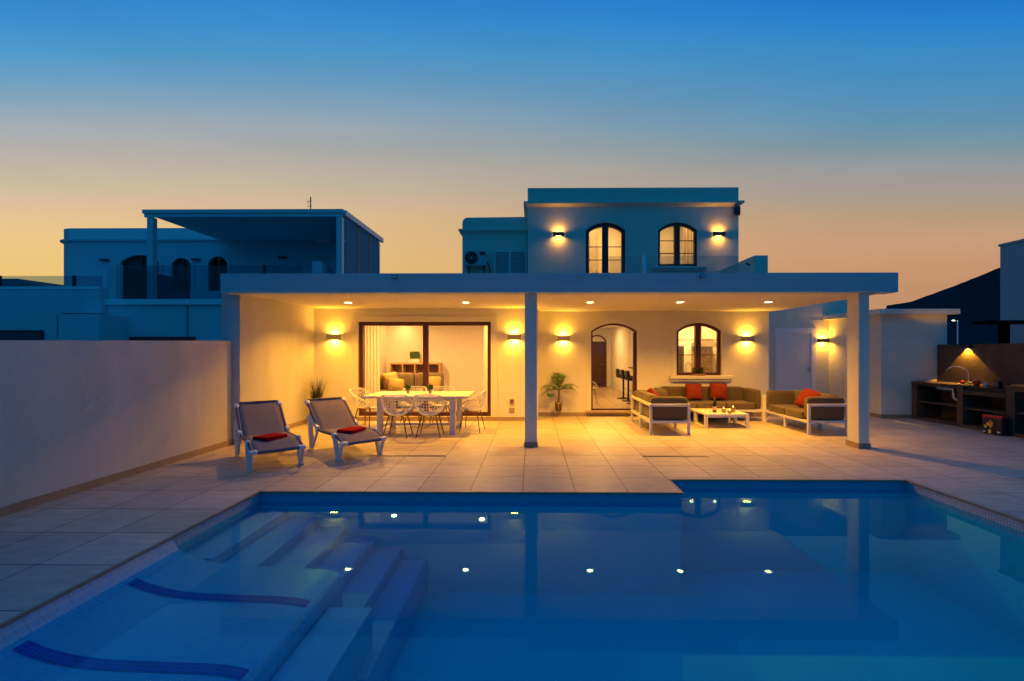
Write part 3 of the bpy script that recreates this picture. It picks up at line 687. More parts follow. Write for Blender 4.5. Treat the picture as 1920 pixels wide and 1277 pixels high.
# ------------------------------------------------------------------ dining set
def make_dining_chair():
    t = empty('dining_chair', 'white lattice dining chair', 'chair')
    nu, nv = 13, 16
    def centre(v):
        P = [(-.24,.425),(-.10,.415),(.08,.405),(.17,.42),(.215,.52),(.245,.66),(.27,.80)]
        s = v*(len(P)-1); i = min(int(s), len(P)-2); f = s-i
        p0,p1,p2,p3 = P[max(i-1,0)],P[i],P[i+1],P[min(i+2,len(P)-1)]
        return [.5*((2*p1[j])+(-p0[j]+p2[j])*f+(2*p0[j]-5*p1[j]+4*p2[j]-p3[j])*f*f+(-p0[j]+3*p1[j]-3*p2[j]+p3[j])*f**3) for j in (0,1)]
    def rim(v):
        P = [(.215,-.235,.43),(.255,-.16,.53),(.285,-.05,.615),(.29,.06,.655),(.27,.155,.70),(.252,.225,.755),(.205,.262,.795)]
        s = v*(len(P)-1); i = min(int(s), len(P)-2); f = s-i
        p0,p1,p2,p3 = P[max(i-1,0)],P[i],P[i+1],P[min(i+2,len(P)-1)]
        return [.5*((2*p1[j])+(-p0[j]+p2[j])*f+(2*p0[j]-5*p1[j]+4*p2[j]-p3[j])*f*f+(-p0[j]+3*p1[j]-3*p2[j]+p3[j])*f**3) for j in (0,1,2)]
    b = MB()
    def pt(i, j):
        u = -1+2*i/nu; v = j/nv; c = centre(v); r = rim(v); a = abs(u)
        k = a**2.6
        x = r[0]*(1-(1-a)**1.25)*(1 if u > 0 else -1)
        return (x, c[0]+(r[1]-c[0])*k, c[1]+(r[2]-c[1])*k)
    b.v = [pt(i,j) for j in range(nv+1) for i in range(nu+1)]
    for j in range(nv):
        for i in range(nu):
            q = j*(nu+1)+i; b.f.append((q,q+1,q+nu+2,q+nu+1)); b.sm.append(False)
    sh = b.build('shell', MAT['white_plastic'], t, fix=False)
    w = sh.modifiers.new('lattice','WIREFRAME'); w.thickness = .0125; w.use_even_offset = False; w.use_boundary = True
    edge = [pt(i,0) for i in range(nu+1)]+[pt(nu,j) for j in range(1,nv+1)]+[pt(i,nv) for i in range(nu-1,-1,-1)]+[pt(0,j) for j in range(nv-1,0,-1)]
    MB().tube(edge,.011,6,closed=True).build('rim', MAT['white_plastic'], sh)
    for sx in (-1,1):
        for (ya,yb) in ((-.15,-.20),(.13,.21)):
            MB().tube([(sx*.13,ya,.405),(sx*.225,yb,0)],[.013,.009],8).build('leg', MAT['leg_brown'], t)
    MB().box(-.14,.14,-.16,.14,.392,.402).build('seat_plate', MAT['leg_brown'], t)
    return t
spots = [((-2.51,8.50,0), pi, 'white lattice dining chair seen from behind, left of the two before the table'),
         ((-1.91,8.52,0), pi+.03, 'white lattice dining chair seen from behind, right of the two before the table'),
         ((-3.46,9.52,0), pi/2-.25, 'white lattice dining chair at the left end of the dining table'),
         ((-1.20,9.12,0), -pi/2-.12, 'white lattice dining chair at the right end of the dining table'),
         ((-2.60,9.88,0), 0, 'white lattice dining chair on the far side of the table behind the left potted plant'),
         ((-1.98,9.88,0), .03, 'white lattice dining chair on the far side of the table behind the right potted plant')]
ch0 = make_dining_chair()
for i,(l,r,lab) in enumerate(spots):
    o = ch0 if i == 0 else copy_thing(ch0)
    place(o, l, r, lab, 'lattice dining chairs round the table')
t = empty('dining_table', 'long white dining table with panel legs', 'table', (-2.22,9.12,0))
MB().box(-1.0,1.0,-.53,.53,.700,.742).build('tabletop', MAT['white_alu'], t, bevel=.004)
for sx in (-1,1):
    for sy in (-1,1): MB().box(sx*.70-.055,sx*.70+.055,sy*.40-.035,sy*.40+.035,0,.6995).build('leg', MAT['white_alu'], t, bevel=.004)
    MB().box(sx*.70-.02,sx*.70+.02,-.36,.36,.11,.15).build('stretcher', MAT['white_alu'], t)
MB().box(-.64,.64,-.02,.02,.11,.15).build('stretcher', MAT['white_alu'], t)
MB().box(-.64,.64,-.40,-.37,.64,.6995).box(-.64,.64,.37,.40,.64,.6995).build('apron', MAT['white_alu'], t)
def tuft(name, lab, cat, loc, pot, r, h, n, m='leaf_bright', spread=.09, hgt=.1, grp=None):
    t = empty(name, lab, cat, loc, group=grp)
    MB().lathe([(r*.75,0),(r,h),(r*.85,h),(r*.8,h*.85)], n=18).build('pot', MAT[pot], t)
    MB().lathe([(r*.8,h*.8),(.001,h*.86)], n=14, cap=False).build('soil', MAT['soil'], t)
    b = MB()
    for k in range(n):
        a = random.random()*2*pi; e = random.random()**.5; q = Vector((cos(a)*e*spread, sin(a)*e*spread, h+hgt*(.25+.85*random.random()*(1.1-e*e*.6))))
        d = Vector((cos(a)*e, sin(a)*e, .6+random.random())).normalized(); s = d.cross(Vector((random.random()-.5,random.random()-.5,.2))).normalized()*.006
        b.quad(q-d*.03-s, q-d*.03+s, q+d*.03)
    b.build('foliage', MAT[m], t, fix=False)
    return t
tuft('potted_plant','left of the two small green tufts in grey pots on the dining table','plant',(-2.50,9.15,.742),'pot_grey',.038,.075,420,spread=.055,hgt=.09,grp='small potted plants on the dining table')
tuft('potted_plant','right of the two small green tufts in grey pots on the dining table','plant',(-2.05,9.15,.742),'pot_grey',.038,.075,420,spread=.055,hgt=.09,grp='small potted plants on the dining table')

# ------------------------------------------------------------------ loungers
def make_lounger():
    """x runs from foot to head, origin under the foot end"""
    t = empty('sun_lounger', 'sun lounger', 'sun lounger')
    path = smooth([(0,.275),(.13,.315),(.32,.355),(.65,.352),(.95,.345),(1.03,.375),(1.20,.49),(1.44,.66),(1.61,.768)],5)
    W2 = .302
    b = MB(); nn = 6
    for i,(x,z) in enumerate(path):
        for j in range(nn+1):
            y = -W2+2*W2*j/nn; b.v.append((x,y,z-.012*(1-(y/W2)**2)))
    for i in range(len(path)-1):
        for j in range(nn):
            q = i*(nn+1)+j; b.f.append((q,q+1,q+nn+2,q+nn+1)); b.sm.append(True)
    o = b.build('sling', MAT['sling'], t); s = o.modifiers.new('thickness','SOLIDIFY'); s.thickness = .008
    for sy in (-1,1):
        MB().tube([(x,sy*W2,z-.004) for x,z in path[:-2]], .022, 10).build('side_rail', MAT['sling_edge'], t)
    MB().tube([(0,-W2+.04,.268),(0,W2-.04,.268)],.022,10).build('end_rail', MAT['sling_edge'], t)
    xe, ze = path[-1]
    MB().tube(smooth([(xe-.09,-W2,ze-.07),(xe-.02,-W2+.015,ze-.018),(xe,-W2+.07,ze),(xe,W2-.07,ze),(xe-.02,W2-.015,ze-.018),(xe-.09,W2,ze-.07)],4),.022,10).build('head_rail', MAT['sling_edge'], t)
    for sy in (-1,1):
        y = sy*(W2+.012)
        MB().cushion((.035,sy*(W2-.01),.272),(.13,.10,.055),.4,6).build('corner_cap', MAT['white_plastic'], t)
        MB().cushion((xe-.05,sy*(W2-.0),ze-.035),(.10,.07,.06),.45,6,Matrix.Rotation(radians(-35),3,'Y')).build('corner_cap', MAT['white_plastic'], t)
        f = MB().bar((.33,y,.36),(.16,y,.015),.058,.07,(1,0,0)).bar((.03,y,.262),(.15,y,.02),.034,.045,(1,0,0)); f.cushion((.155,y,.02),(.10,.055,.045),.4,5); f.cushion((.33,y,.35),(.10,.06,.08),.4,5)
        f.build('front_leg', MAT['white_plastic'], t, bevel=.008)
        f = MB().bar((1.42,y,.50),(1.30,y,.015),.06,.08,(1,0,0)).bar((1.02,y,.345),(1.28,y,.03),.034,.045,(1,0,0)).bar((1.42,y,.51),(1.02,y,.375),.05,.055,(0,0,1)).bar((1.0,y,.35),(1.10,y,.35),.05,.07,(0,0,1)); f.cushion((1.42,y,.505),(.11,.056,.075),.4,5)
        f.build('rear_leg', MAT['white_plastic'], t, bevel=.008)
    return t
L0 = make_lounger()
place(L0, (-3.40,6.07,0), math.atan2(.77,-.64), 'white framed sling sun lounger nearest the left wall', 'white framed sun loungers by the pool')
L1 = copy_thing(L0); place(L1, (-2.46,6.66,0), math.atan2(.72,-.69), 'white framed sling sun lounger beside the dining chairs', 'white framed sun loungers by the pool')
def make_towel(loc, rz, lab):
    t = MB(); 
    for k,(dx,dy,w,l) in enumerate(((0,0,.30,.36),(.004,.003,.296,.352),(-.003,.004,.29,.357))):
        t.cushion((dx,dy,.010+k*.0155),(w,l,.019),.12,8)
    o = t.build('folded_towel', MAT['towel_red']); o.location = loc; o.rotation_euler = (0,0,rz)
    tag(o, lab, 'towel', 'folded red towels on the loungers'); return o
make_towel((-3.72,6.44,.352), math.atan2(.77,-.64)+.5, 'folded red towel on the lounger nearest the left wall')
make_towel((-2.79,7.02,.352), math.atan2(.72,-.69)+.5, 'folded red towel on the lounger beside the dining chairs')

# ------------------------------------------------------------------ lounge set
def make_sofa(L, D=.76, side='none', n=2):
    """seat faces +x, length along y from 0 to L, origin at the back near corner"""
    t = empty('lounge_sofa', 'lounge sofa', 'sofa')
    T = .05; z1, z2 = .27, .59
    f = MB()
    for y in (0, L-T):
        f.box(0,D,y,y+T,z2-T,z2).box(0,D,y,y+T,z1-T,z1)
    for k in range(n+1):
        y = (L-T)*k/n
        if 0 < k < n: f.box(.0005,T-.0005,y,y+T,0,z2-T).box(D-T,D-.0005,y,y+T,0,z1-T)
    f.box(.0,T,T,L-T,z2-T,z2).box(0,T,T,L-T,z1-T,z1).box(D-T,D,T,L-T,z1-T,z1)
    f.box(T,D-T,T,L-T,z1-.02,z1-.001)
    f.build('frame', MAT['white_alu'], t, bevel=.003)
    for x in (0,D-T):
        for y in (0,L-T):
            MB().box(x+.0005,x+T-.0005,y+.0005,y+T-.0005,0,z1-T).box(x+.0005,x+T-.0005,y+.0005,y+T-.0005,z1,z2-T).build('leg', MAT['white_alu'], t, bevel=.003)
    w = (L-2*T-.28)/n
    for k in range(n):
        MB().cushion((T+.15+(D-T-.14)/2, T+.14+w*(k+.5), z1+.075),(D-T-.15,w-.004,.155),.10,8).build('seat_cushion', MAT['taupe'], t)
        MB().cushion((T+.078, T+.14+w*(k+.5), z1+.24),(.15,w-.004,.47),.12,8).build('back_cushion', MAT['taupe'], t)
    for y in (T+.07, L-T-.07):
        MB().cushion((T+.35-.005+.0, y, z1+.225),(D-T-.01,.135,.44),.12,8).build('arm_cushion', MAT['taupe'], t)
    return t
sa = make_sofa(1.66, .77); place(sa, (2.24,8.68,0), 0, 'left lounge sofa seen from behind, white frame and taupe cushions', 'white framed taupe lounge sofas')
sc = copy_thing(sa); place(sc, (6.02,10.36,0), pi, 'right lounge sofa beside the column, facing the coffee table', 'white framed taupe lounge sofas')
sb = make_sofa(2.36, .80, n=3); place(sb, (5.22+.02,11.14,0), -pi/2, 'long lounge sofa against the wall beneath the arched window', 'white framed taupe lounge sofas')
sb.location = (2.90,11.14,0)
def pillow(loc, rot, lab, s=.39, m='red_cloth', d=.13, grp='red cushions on the lounge sofas'):
    R = Matrix.Rotation(rot[2],3,'Z')@Matrix.Rotation(rot[1],3,'Y')@Matrix.Rotation(rot[0],3,'X')
    o = MB().cushion((0,0,0),(s,d,s),.10,10,R,puff=.75).build('cushion', MAT[m]); o.location = loc
    return tag(o, lab, 'cushion', grp)
pillow((3.84,10.83,.63),(radians(-14),0,.05),'red cushion on the long sofa, nearer the left sofa')
pillow((4.42,10.84,.64),(radians(-14),radians(4),-.06),'red cushion in the middle of the long sofa behind the bottle')
pillow((2.56,9.75,.60),(radians(-30),radians(20),pi/2+.25),'red cushion slumped on the left sofa, mostly hidden by its back')
pillow((5.70,9.45,.61),(radians(-34),radians(10),-pi/2+.3),'bright red cushion on the right sofa',.42)
t = empty('coffee_table', 'low white coffee table with sled legs', 'coffee table', (3.56,9.40,0))
MB().box(0,.91,0,.92,.27,.302).build('tabletop', MAT['white_alu'], t, bevel=.003)
for x in (0,.85): MB().box(x,x+.06,.001,.06,0,.2695).box(x,x+.06,.57,.63,0,.2695).box(x,x+.06,.06,.57,0,.04).build('leg_frame', MAT['white_alu'], t, bevel=.003)
MB().box(.06,.85,.01,.05,.225,.2695).box(.06,.85,.57,.61,.225,.2695).build('apron', MAT['white_alu'], t)
t = empty('champagne_bottle', 'dark champagne bottle with gold neck and pale label on the coffee table', 'bottle', (3.86,9.66,.302))
MB().lathe([(.040,0),(.043,.012),(.043,.155),(.036,.19),(.019,.235),(.016,.25),(.001,.25)], n=22).build('glass_body', MAT['bottle_glass'], t)
MB().lathe([(.0175,.228),(.0165,.27),(.0155,.30),(.018,.302),(.018,.318),(.001,.32)], n=16).build('foil', MAT['gold_foil'], t)
MB().lathe([(.0436,.05),(.0436,.125)], n=22, cap=False).build('label', MAT['paper'], t)
for x,y,lab in ((3.64,9.60,'left stemmed wine glass, near the left edge of the coffee table'),(3.765,9.66,'stemmed wine glass just left of the champagne bottle')):
    t = empty('wine_glass', lab, 'glass', (x,y,.302), group='wine glasses on the coffee table')
    MB().lathe([(.032,0),(.03,.003),(.004,.006),(.0035,.09),(.01,.10),(.026,.125),(.032,.16),(.028,.20)], n=18, cap=False).build('bowl', MAT['wine_glass'], t)
for x,y,h,lab in ((4.05,9.66,.07,'leftmost of the three lit candles, in a brass pot'),(4.11,9.50,.055,'middle and nearest of the three lit candles, in a brass pot'),(4.26,9.68,.10,'rightmost and tallest of the three lit candles, in a brass pot')):
    t = empty('candle', lab, 'candle', (x,y,.302), group='candles on the coffee table')
    MB().lathe([(.038,0),(.045,.02),(.043,h),(.039,h),(.036,.02),(.001,.02)], n=18).build('holder', MAT['brass'], t)
    MB().lathe([(.035,.021),(.035,h-.008),(.001,h-.006)], n=16).build('wax', MAT['wax'], t)
    MB().lathe([(.001,h),(.007,h+.012),(.006,h+.022),(.001,h+.045)], n=8, cap=False).build('flame', MAT['flame'], t)
    l = bpy.data.lights.new('lamp_light','POINT'); l.energy = .35; l.color = WARM; l.shadow_soft_size = .01
    o = bpy.data.objects.new('lamp_light', l); C.objects.link(o); o.parent = t; o.location = (0,0,h+.07)

# ------------------------------------------------------------------ plants and small things on the porch
t = empty('grass_plant', 'tall dry grass in a dark pot in the left corner of the porch', 'plant', (-4.72,9.93,0))
MB().lathe([(.11,0),(.15,.30),(.14,.30),(.13,.26)], n=22).build('pot', MAT['pot_dark'], t)
MB().lathe([(.13,.26),(.001,.265)], n=16, cap=False).build('soil', MAT['soil'], t)
b = MB(); random.seed(11)
for k in range(230):
    a = random.random()*2*pi; r0 = random.random()*.07; H = .45+random.random()*.38; lean = .04+random.random()*.24
    base = Vector((cos(a)*r0, sin(a)*r0, .26)); w = .006; s = Vector((-sin(a),cos(a),0))
    pts = [base+Vector((cos(a)*lean*q*q, sin(a)*lean*q*q, H*q)) for q in (0,.35,.7,1)]
    for i in range(3):
        wa, wb = w*(1-i*.3), w*(1-(i+1)*.32)
        b.quad(pts[i]-s*wa, pts[i]+s*wa, pts[i+1]+s*wb, pts[i+1]-s*wb)
b.build('foliage', MAT['grass_dry'], t, fix=False)
t = empty('potted_palm', 'small palm in a brown pot on a three legged stand left of the arched door', 'plant', (.64,10.98,0))
MB().lathe([(.05,.14),(.075,.18),(.088,.34),(.08,.345),(.075,.31)], n=20).build('pot', MAT['pot_dark'], t)
b = MB()
for k in range(3):
    a = 2*pi*k/3+.5; c, s_ = cos(a), sin(a)
    b.tube([(c*.10,s_*.10,.40),(c*.085,s_*.085,.22),(c*.055,s_*.055,.13),(c*.10,s_*.10,0)],.006,6)
ring = [(cos(2*pi*k/20)*.098, sin(2*pi*k/20)*.098, .345) for k in range(20)]
b.tube(ring,.005,6,closed=True); b.build('stand', MAT['brass'], t)
MB().tube([(0,0,.30),(.005,0,.45),(.012,0,.62),(.01,0,.68)],[.035,.028,.02,.014],10).build('trunk', MAT['bark'], t)
b = MB(); random.seed(5)
def frond(az, L, rise, droop, n=20, lw=.105):
    L *= 1.3
    d = Vector((cos(az), sin(az), 0)); side = Vector((-sin(az), cos(az), 0)); P = []
    for i in range(n+1):
        q = i/n; P.append(Vector((.01,0,.64))+d*(L*q)+Vector((0,0,rise*sin(q*pi*.62)-droop*q*q)))
    b.tube(P, [.006*(1-.8*i/n) for i in range(n+1)], 5)
    for i in range(3, n+1):
        q = i/n; ll = lw*(sin(pi*min(1,(q*.93+.07)))**.6)+.02; tng = (P[i]-P[i-1]).normalized()
        for sg in (-1,1):
            v = (side*sg*.85+tng*.65+Vector((0,0,-.25+random.uniform(-.15,.1)))).normalized()*ll*random.uniform(.85,1.15)
            wv = tng*.0085
            b.quad(P[i]-wv, P[i]+wv, P[i]+v*.6+wv*.9, P[i]+v, P[i]+v*.6-wv*.9)
for az,L,ri,dr in ((pi+.1,.36,.22,.16),(pi-.5,.34,.20,.14),(.05,.37,.24,.16),(.55,.33,.22,.12),(-.6,.32,.2,.14),(pi+.7,.33,.2,.14),(pi*.5,.22,.36,.02),(pi*.42,.16,.40,.0),(-pi*.5,.22,.34,.04),(pi*.62,.15,.42,.0),(1.0,.2,.38,.02),(pi-.9,.2,.36,.03),(-.25,.36,.16,.2),(pi+.35,.34,.12,.2)):
    frond(az,L,ri,dr)
b.build('fronds', MAT['leaf'], t, fix=False)
b = MB()   # low fan leaf on the left side
for k in range(15):
    a = -.15+(pi+.3)*k/14; c = Vector((-.20,-.05,.56)); v = Vector((cos(a)*.105,-.02,-.02+sin(a)*.10*-1+.03)); s = Vector((-v.z,0,v.x)).normalized()*.012
    b.quad(c, c+v*.6+s, c+v, c+v*.6-s)
b.tube([(0,0,.38),(-.08,-.02,.50),(-.20,-.05,.565)],.004,5); b.build('fan_leaf', MAT['leaf_bright'], t, fix=False)
for i,(x,y,z,w,lab) in enumerate(((-.46,10.4,.44,.05,'small dark outdoor socket on the wall between the sliding door and the column'),(-4.50,10.4,.43,.05,'small dark outdoor socket on the wall behind the right lounger'))):
    t = empty('wall_socket', lab, 'socket', (x,y,z)); MB().box(-w,w,-.022,-.001,-.06,.06).build('plate', MAT['pot_grey'], t, bevel=.005); MB().box(-w*.7,w*.7,-.03,-.0225,-.02,.04).build('cover', MAT['leg_brown'], t, bevel=.004)
t = empty('wall_hatch', 'pale square wall plate below the dark socket left of the column', 'wall plate', (-.46,10.4,.24)); MB().box(-.06,.06,-.008,-.001,-.06,.06).build('plate', MAT['pot_grey'], t, bevel=.003); MB().box(-.045,.045,-.012,-.0085,-.045,.045).build('cover', MAT['skirting'], t, bevel=.002)
t = empty('window_planter', 'terracotta trough with two dark shrubs on the sill of the arched window', 'planter', (4.05,11.13,.998))
MB().box(-.17,.17,-.05,.05,0,.045).build('trough', MAT['terracotta'], t, bevel=.006)
b = MB(); random.seed(9)
for cx,w in ((-.10,.075),(.09,.085)):
    for k in range(170):
        a = random.random()*2*pi; e = random.random()**.6; z = .05+random.random()*.15; k2 = (1-abs(z-.12)/.16)
        q = Vector((cx+cos(a)*e*w*k2*1.1, sin(a)*e*w*.6*k2, z)); d = Vector((cos(a),sin(a)*.6,.8)).normalized(); s = d.cross(Vector((0,0,1))).normalized()*.009
        b.quad(q-d*.022-s*.3, q+s, q+d*.026, q-s)
b.build('foliage', MAT['leaf_dark'], t, fix=False)

# ------------------------------------------------------------------ things on the villa's upper storey and roof
t = empty('air_conditioner', 'white air conditioner unit on brackets on the left upper wall', 'air conditioner', (-1.46,12.0,3.80))
MB().box(-.28,.28,-.32,-.06,0,.385).build('casing', MAT['ac_white'], t, bevel=.012)
b = MB()
for k in range(7): b.tube([(-.10+cos(2*pi*j/24)*(.02+k*.023),-.335,.19+sin(2*pi*j/24)*(.02+k*.023)) for j in range(24)],.0028,5,closed=True)
b.build('fan_grille', MAT['dark_metal'], t)
o = MB().lathe([(.165,0),(.165,.012),(.02,.014)], n=28).build('fan', MAT['black_plastic'], t); o.rotation_euler = (pi/2,0,0); o.location = (-.10,-.321,.19)
o = MB().lathe([(.03,0),(.028,.012)], n=14).build('fan_hub', MAT['ac_white'], t); o.rotation_euler = (pi/2,0,0); o.location = (-.10,-.334,.19)
MB().box(.12,.26,-.327,-.3205,.26,.35).build('badge', MAT['dark_metal'], t)
for x in (-.2,.2): MB().box(x-.015,x+.015,-.32,-.002,-.03,-.001).box(x-.015,x+.015,-.03,-.002,-.20,-.03).bar((x,-.28,-.02),(x,-.02,-.19),.02,.02).build('bracket', MAT['dark_metal'], t)
MB().tube([(.29,-.15,.1),(.34,-.12,.02),(.36,-.05,-.2),(.36,-.03,-.75)],.018,8).build('hose', MAT['dark_metal'], t)
t = empty('alarm_box', 'dark slatted box hanging under the right end of the upper cornice', 'box', (5.07,11.4,5.08))
MB().box(-.085,.085,-.10,-.001,-.12,.10).build('case', MAT['sling_edge'], t, bevel=.008)
MB().box(-.07,.07,-.108,-.1005,-.09,-.06).box(-.07,.07,-.108,-.1005,-.035,-.005).box(-.07,.07,-.108,-.1005,.02,.05).build('slats', MAT['black_plastic'], t)
t = empty('roof_rail', 'frameless glass railing with one steel post on the porch roof', 'railing', (0,8.2,2.80))
MB().box(1.38,1.98,-.006,.006,.03,.505).build('glass_panel', MAT['rail_glass'], t); MB().box(2.06,3.70,-.006,.006,.03,.505).build('glass_panel', MAT['rail_glass'], t)
MB().lathe([(.028,0),(.028,.50),(.022,.515)], 2.02, 0, 0, 14).box(1.985,2.0,-.02,.02,.30,.36).box(2.04,2.055,-.02,.02,.30,.36).build('post', MAT['steel'], t)
for x,lab in ((-2.24,'left small black floodlight clipped to the porch roof edge'),(2.77,'right small black floodlight clipped to the porch roof edge, below the arched window')):
    t = empty('floodlight', lab, 'floodlight', (x,7.45,2.80), group='small floodlights on the porch roof edge')
    MB().box(-.05,.05,-.065,-.03,-.015,.03).box(-.012,.012,-.03,-.001,-.005,.02).build('housing', MAT['dark_metal'], t, bevel=.004)
    MB().box(-.04,.04,-.069,-.0655,-.008,.022).build('lens', MAT['steel'], t)

# ------------------------------------------------------------------ interior furniture
t = empty('curtain', 'pale curtain hanging at the left side of the sliding door', 'curtain', (0,0,0), group='curtains of the sliding door')
def curtain(parent, x0, x1, y, z0, z1, amp=.03, n=60, waves=7):
    b = MB()
    for i in range(n):
        a = i/n; c = (i+1)/n
        ya = y+amp*sin(a*waves*2*pi)+.01*sin(a*31); yc = y+amp*sin(c*waves*2*pi)+.01*sin(c*31)
        b.quad((x0+(x1-x0)*a,ya,z0),(x0+(x1-x0)*c,yc,z0),(x0+(x1-x0)*c,yc,z1),(x0+(x1-x0)*a,ya,z1), smooth=True)
    return b.build('cloth', MAT['curtain'], parent)
curtain(t, -3.98, -3.60, 10.74, .13, 2.45, .03, 60, 5)
t = empty('curtain', 'pale curtain hanging at the right side of the sliding door', 'curtain', (0,0,0), group='curtains of the sliding door')
curtain(t, -1.14, -.95, 10.74, .13, 2.45, .03, 40, 3)
t = empty('curtain', 'yellowish curtain upstairs behind the balcony door', 'curtain'); curtain(t, 1.42, 1.74, 11.85, 2.83, 4.75, .012, 40, 4)
t = empty('curtain', 'curtain upstairs behind the right side of the arched upper window', 'curtain'); curtain(t, 3.92, 4.35, 11.85, 2.83, 4.85, .012, 40, 5)
t = empty('corner_sofa', 'brown grey corner sofa inside the living room behind the glass', 'sofa', (0,0,F))
MB().box(-4.2,-2.42,11.75,12.7,.05,.30).box(-4.2,-3.5,11.0,11.75,.05,.30).build('base', MAT['sofa_grey'], t, bevel=.02)
for x in (-3.62,-2.83): MB().cushion((x,12.52,.62),(.78,.24,.52),.16,8).build('back_cushion', MAT['sofa_grey'], t)
MB().cushion((-4.09,12.0,.60),(.24,1.3,.5),.16,8).build('back_cushion', MAT['sofa_grey'], t)
for x in (-3.65,-2.85): MB().cushion((x,12.05,.38),(.78,.72,.17),.1,8).build('seat_cushion', MAT['sofa_grey'], t)
def ycush(loc, rot, lab): return pillow(loc, rot, lab, .41, 'yellow_cloth', .15, 'yellow cushions on the indoor sofa')
ycush((-3.55,11.85,.68),(radians(-22),radians(8),.5),'yellow patterned cushion at the front of the indoor sofa')
ycush((-3.75,12.05,.82),(radians(-14),radians(-6),.8),'yellow cushion half hidden at the left end of the indoor sofa')
ycush((-2.66,12.15,.72),(radians(-28),radians(0),-.2),'yellow cushion at the right end of the indoor sofa')
t = empty('bookcase', 'pale wooden cube bookcase against the living room wall', 'bookcase', (-4.24,13.5,F))
b = MB(); w, h = 1.5, 1.12
b.box(0,w,0,.39,h-.04,h).box(0,w,0,.39,0,.04)
for k in range(5): b.box(k*(w-.04)/4,k*(w-.04)/4+.04,0,.389,.04,h-.04)
for z in (.37,.735): 
    for k in range(4): b.box(k*(w-.04)/4+.04,(k+1)*(w-.04)/4,.005,.385,z-.015,z+.015)
b.build('case', MAT['light_wood'], t, bevel=.003); MB().box(.01,w-.01,.37,.3895,.04,h-.04).build('back_panel', MAT['light_wood'], t)
t = empty('grass_box', 'square green grass plant in a white box on the bookcase', 'plant', (-3.54,13.7,F+1.12))
MB().box(-.15,.15,-.07,.07,0,.12).build('pot', MAT['white_plastic'], t, bevel=.005)
b = MB(); random.seed(2)
for k in range(420):
    x = random.uniform(-.14,.14); y = random.uniform(-.06,.06); hh = random.uniform(.19,.25); dx = random.uniform(-.015,.015)
    b.quad((x-.005,y,.10),(x+.005,y,.10),(x+dx+.002,y,.10+hh),(x+dx-.002,y,.10+hh))
b.build('foliage', MAT['leaf'], t, fix=False)
def make_stool():
    t = empty('bar_stool', 'bar stool', 'bar stool')
    MB().lathe([(.20,0),(.19,.012),(.04,.03),(.028,.05),(.028,.62),(.045,.63)], n=22).build('pedestal', MAT['stool_black'], t)
    MB().cushion((0,0,.68),(.40,.40,.09),.2,8).cushion((-.17,0,.79),(.07,.38,.24),.25,8).build('seat', MAT['stool_black'], t)
    MB().tube([(.03,0,.30),(.16,0,.28),(.18,-.1,.28),(.18,.1,.28),(.16,0,.28)],.01,6).build('foot_rest', MAT['steel'], t)
    return t
st = make_stool()
for i,(x,y,lab) in enumerate(((2.78,12.5,'black bar stool in the hall nearest the arched door'),(2.78,13.17,'black bar stool in the middle of the row of three in the hall'),(2.78,13.87,'black bar stool deepest in the hall'))):
    o = st if i == 0 else copy_thing(st); place(o,(x,y,.15),0,lab,'black bar stools in the hall')
t = empty('breakfast_bar', 'breakfast bar beside the black stools', 'bar'); MB().box(3.02,3.42,12.2,14.3,1.06,1.10).build('worktop', MAT['pot_dark'], t); MB().box(3.1,3.35,12.3,14.2,.15,1.0595).build('panel', MAT['inner_paint'], t)
o = copy_thing(ch0); place(o,(1.52,12.55,.15),pi/2+.3,'white lattice chair inside the hall, half seen at the left of the arched door','lattice dining chairs round the table')
t = empty('fridge', 'grey fridge freezer at the left of the kitchen seen through the arched window', 'fridge', (4.30,12.9,.15))
MB().box(-.55,0,0,.6,0,1.60).build('cabinet', MAT['pot_grey'], t, bevel=.01); MB().box(-.53,-.02,-.03,-.001,.02,.98).box(-.53,-.02,-.03,-.001,1.0,1.58).build('door', MAT['lamp_metal'], t, bevel=.01); MB().bar((-.06,-.06,.9),(-.06,-.06,1.3),.02,.02).build('handle', MAT['steel'], t)
t = empty('cooker_hood', 'steel cooker hood on the kitchen wall behind the arched window', 'cooker hood', (5.13,13.51,1.72))
MB().prism([(-.32,0),(.32,0),(.12,.24),(-.12,.24)],'y',-.2,.28).build('hood', MAT['hood_steel'], t, bevel=.004); MB().box(-.11,.11,.0,.29,.2405,.64).build('flue', MAT['pot_grey'], t)
t = empty('splashback', 'grey patterned splashback panel on the kitchen wall', 'splashback', (5.13,13.8,.95)); MB().box(-.32,.32,-.012,-.001,0,.9).build('panel', MAT['pattern_tile'], t)
t = empty('wall_fitting', 'small light switch on the hall wall right of the inner door', 'light switch', (3.32,18.6,1.45)); MB().box(-.05,.05,-.02,-.001,-.05,.05).build('plate', MAT['pot_grey'], t, bevel=.004); MB().box(-.03,.03,-.026,-.0205,-.035,.035).build('rocker', MAT['white_plastic'], t)
t = empty('kitchen_tap', 'tall steel kitchen tap seen low through the arched window', 'tap', (4.18,12.4,1.0)); MB().tube(smooth([(0,0,0),(0,0,.20),(.03,0,.27),(.10,0,.27),(.12,0,.20)],4),.009,7).build('spout', MAT['steel'], t)
t = empty('kitchen_counter', 'kitchen counter just inside the arched window', 'counter', (3.6,12.2,.15)); MB().box(0,1.9,0,.6,0,.80).build('cabinet', MAT['inner_paint'], t); MB().box(-.02,1.92,-.02,.62,.8005,.84).build('worktop', MAT['pot_dark'], t)

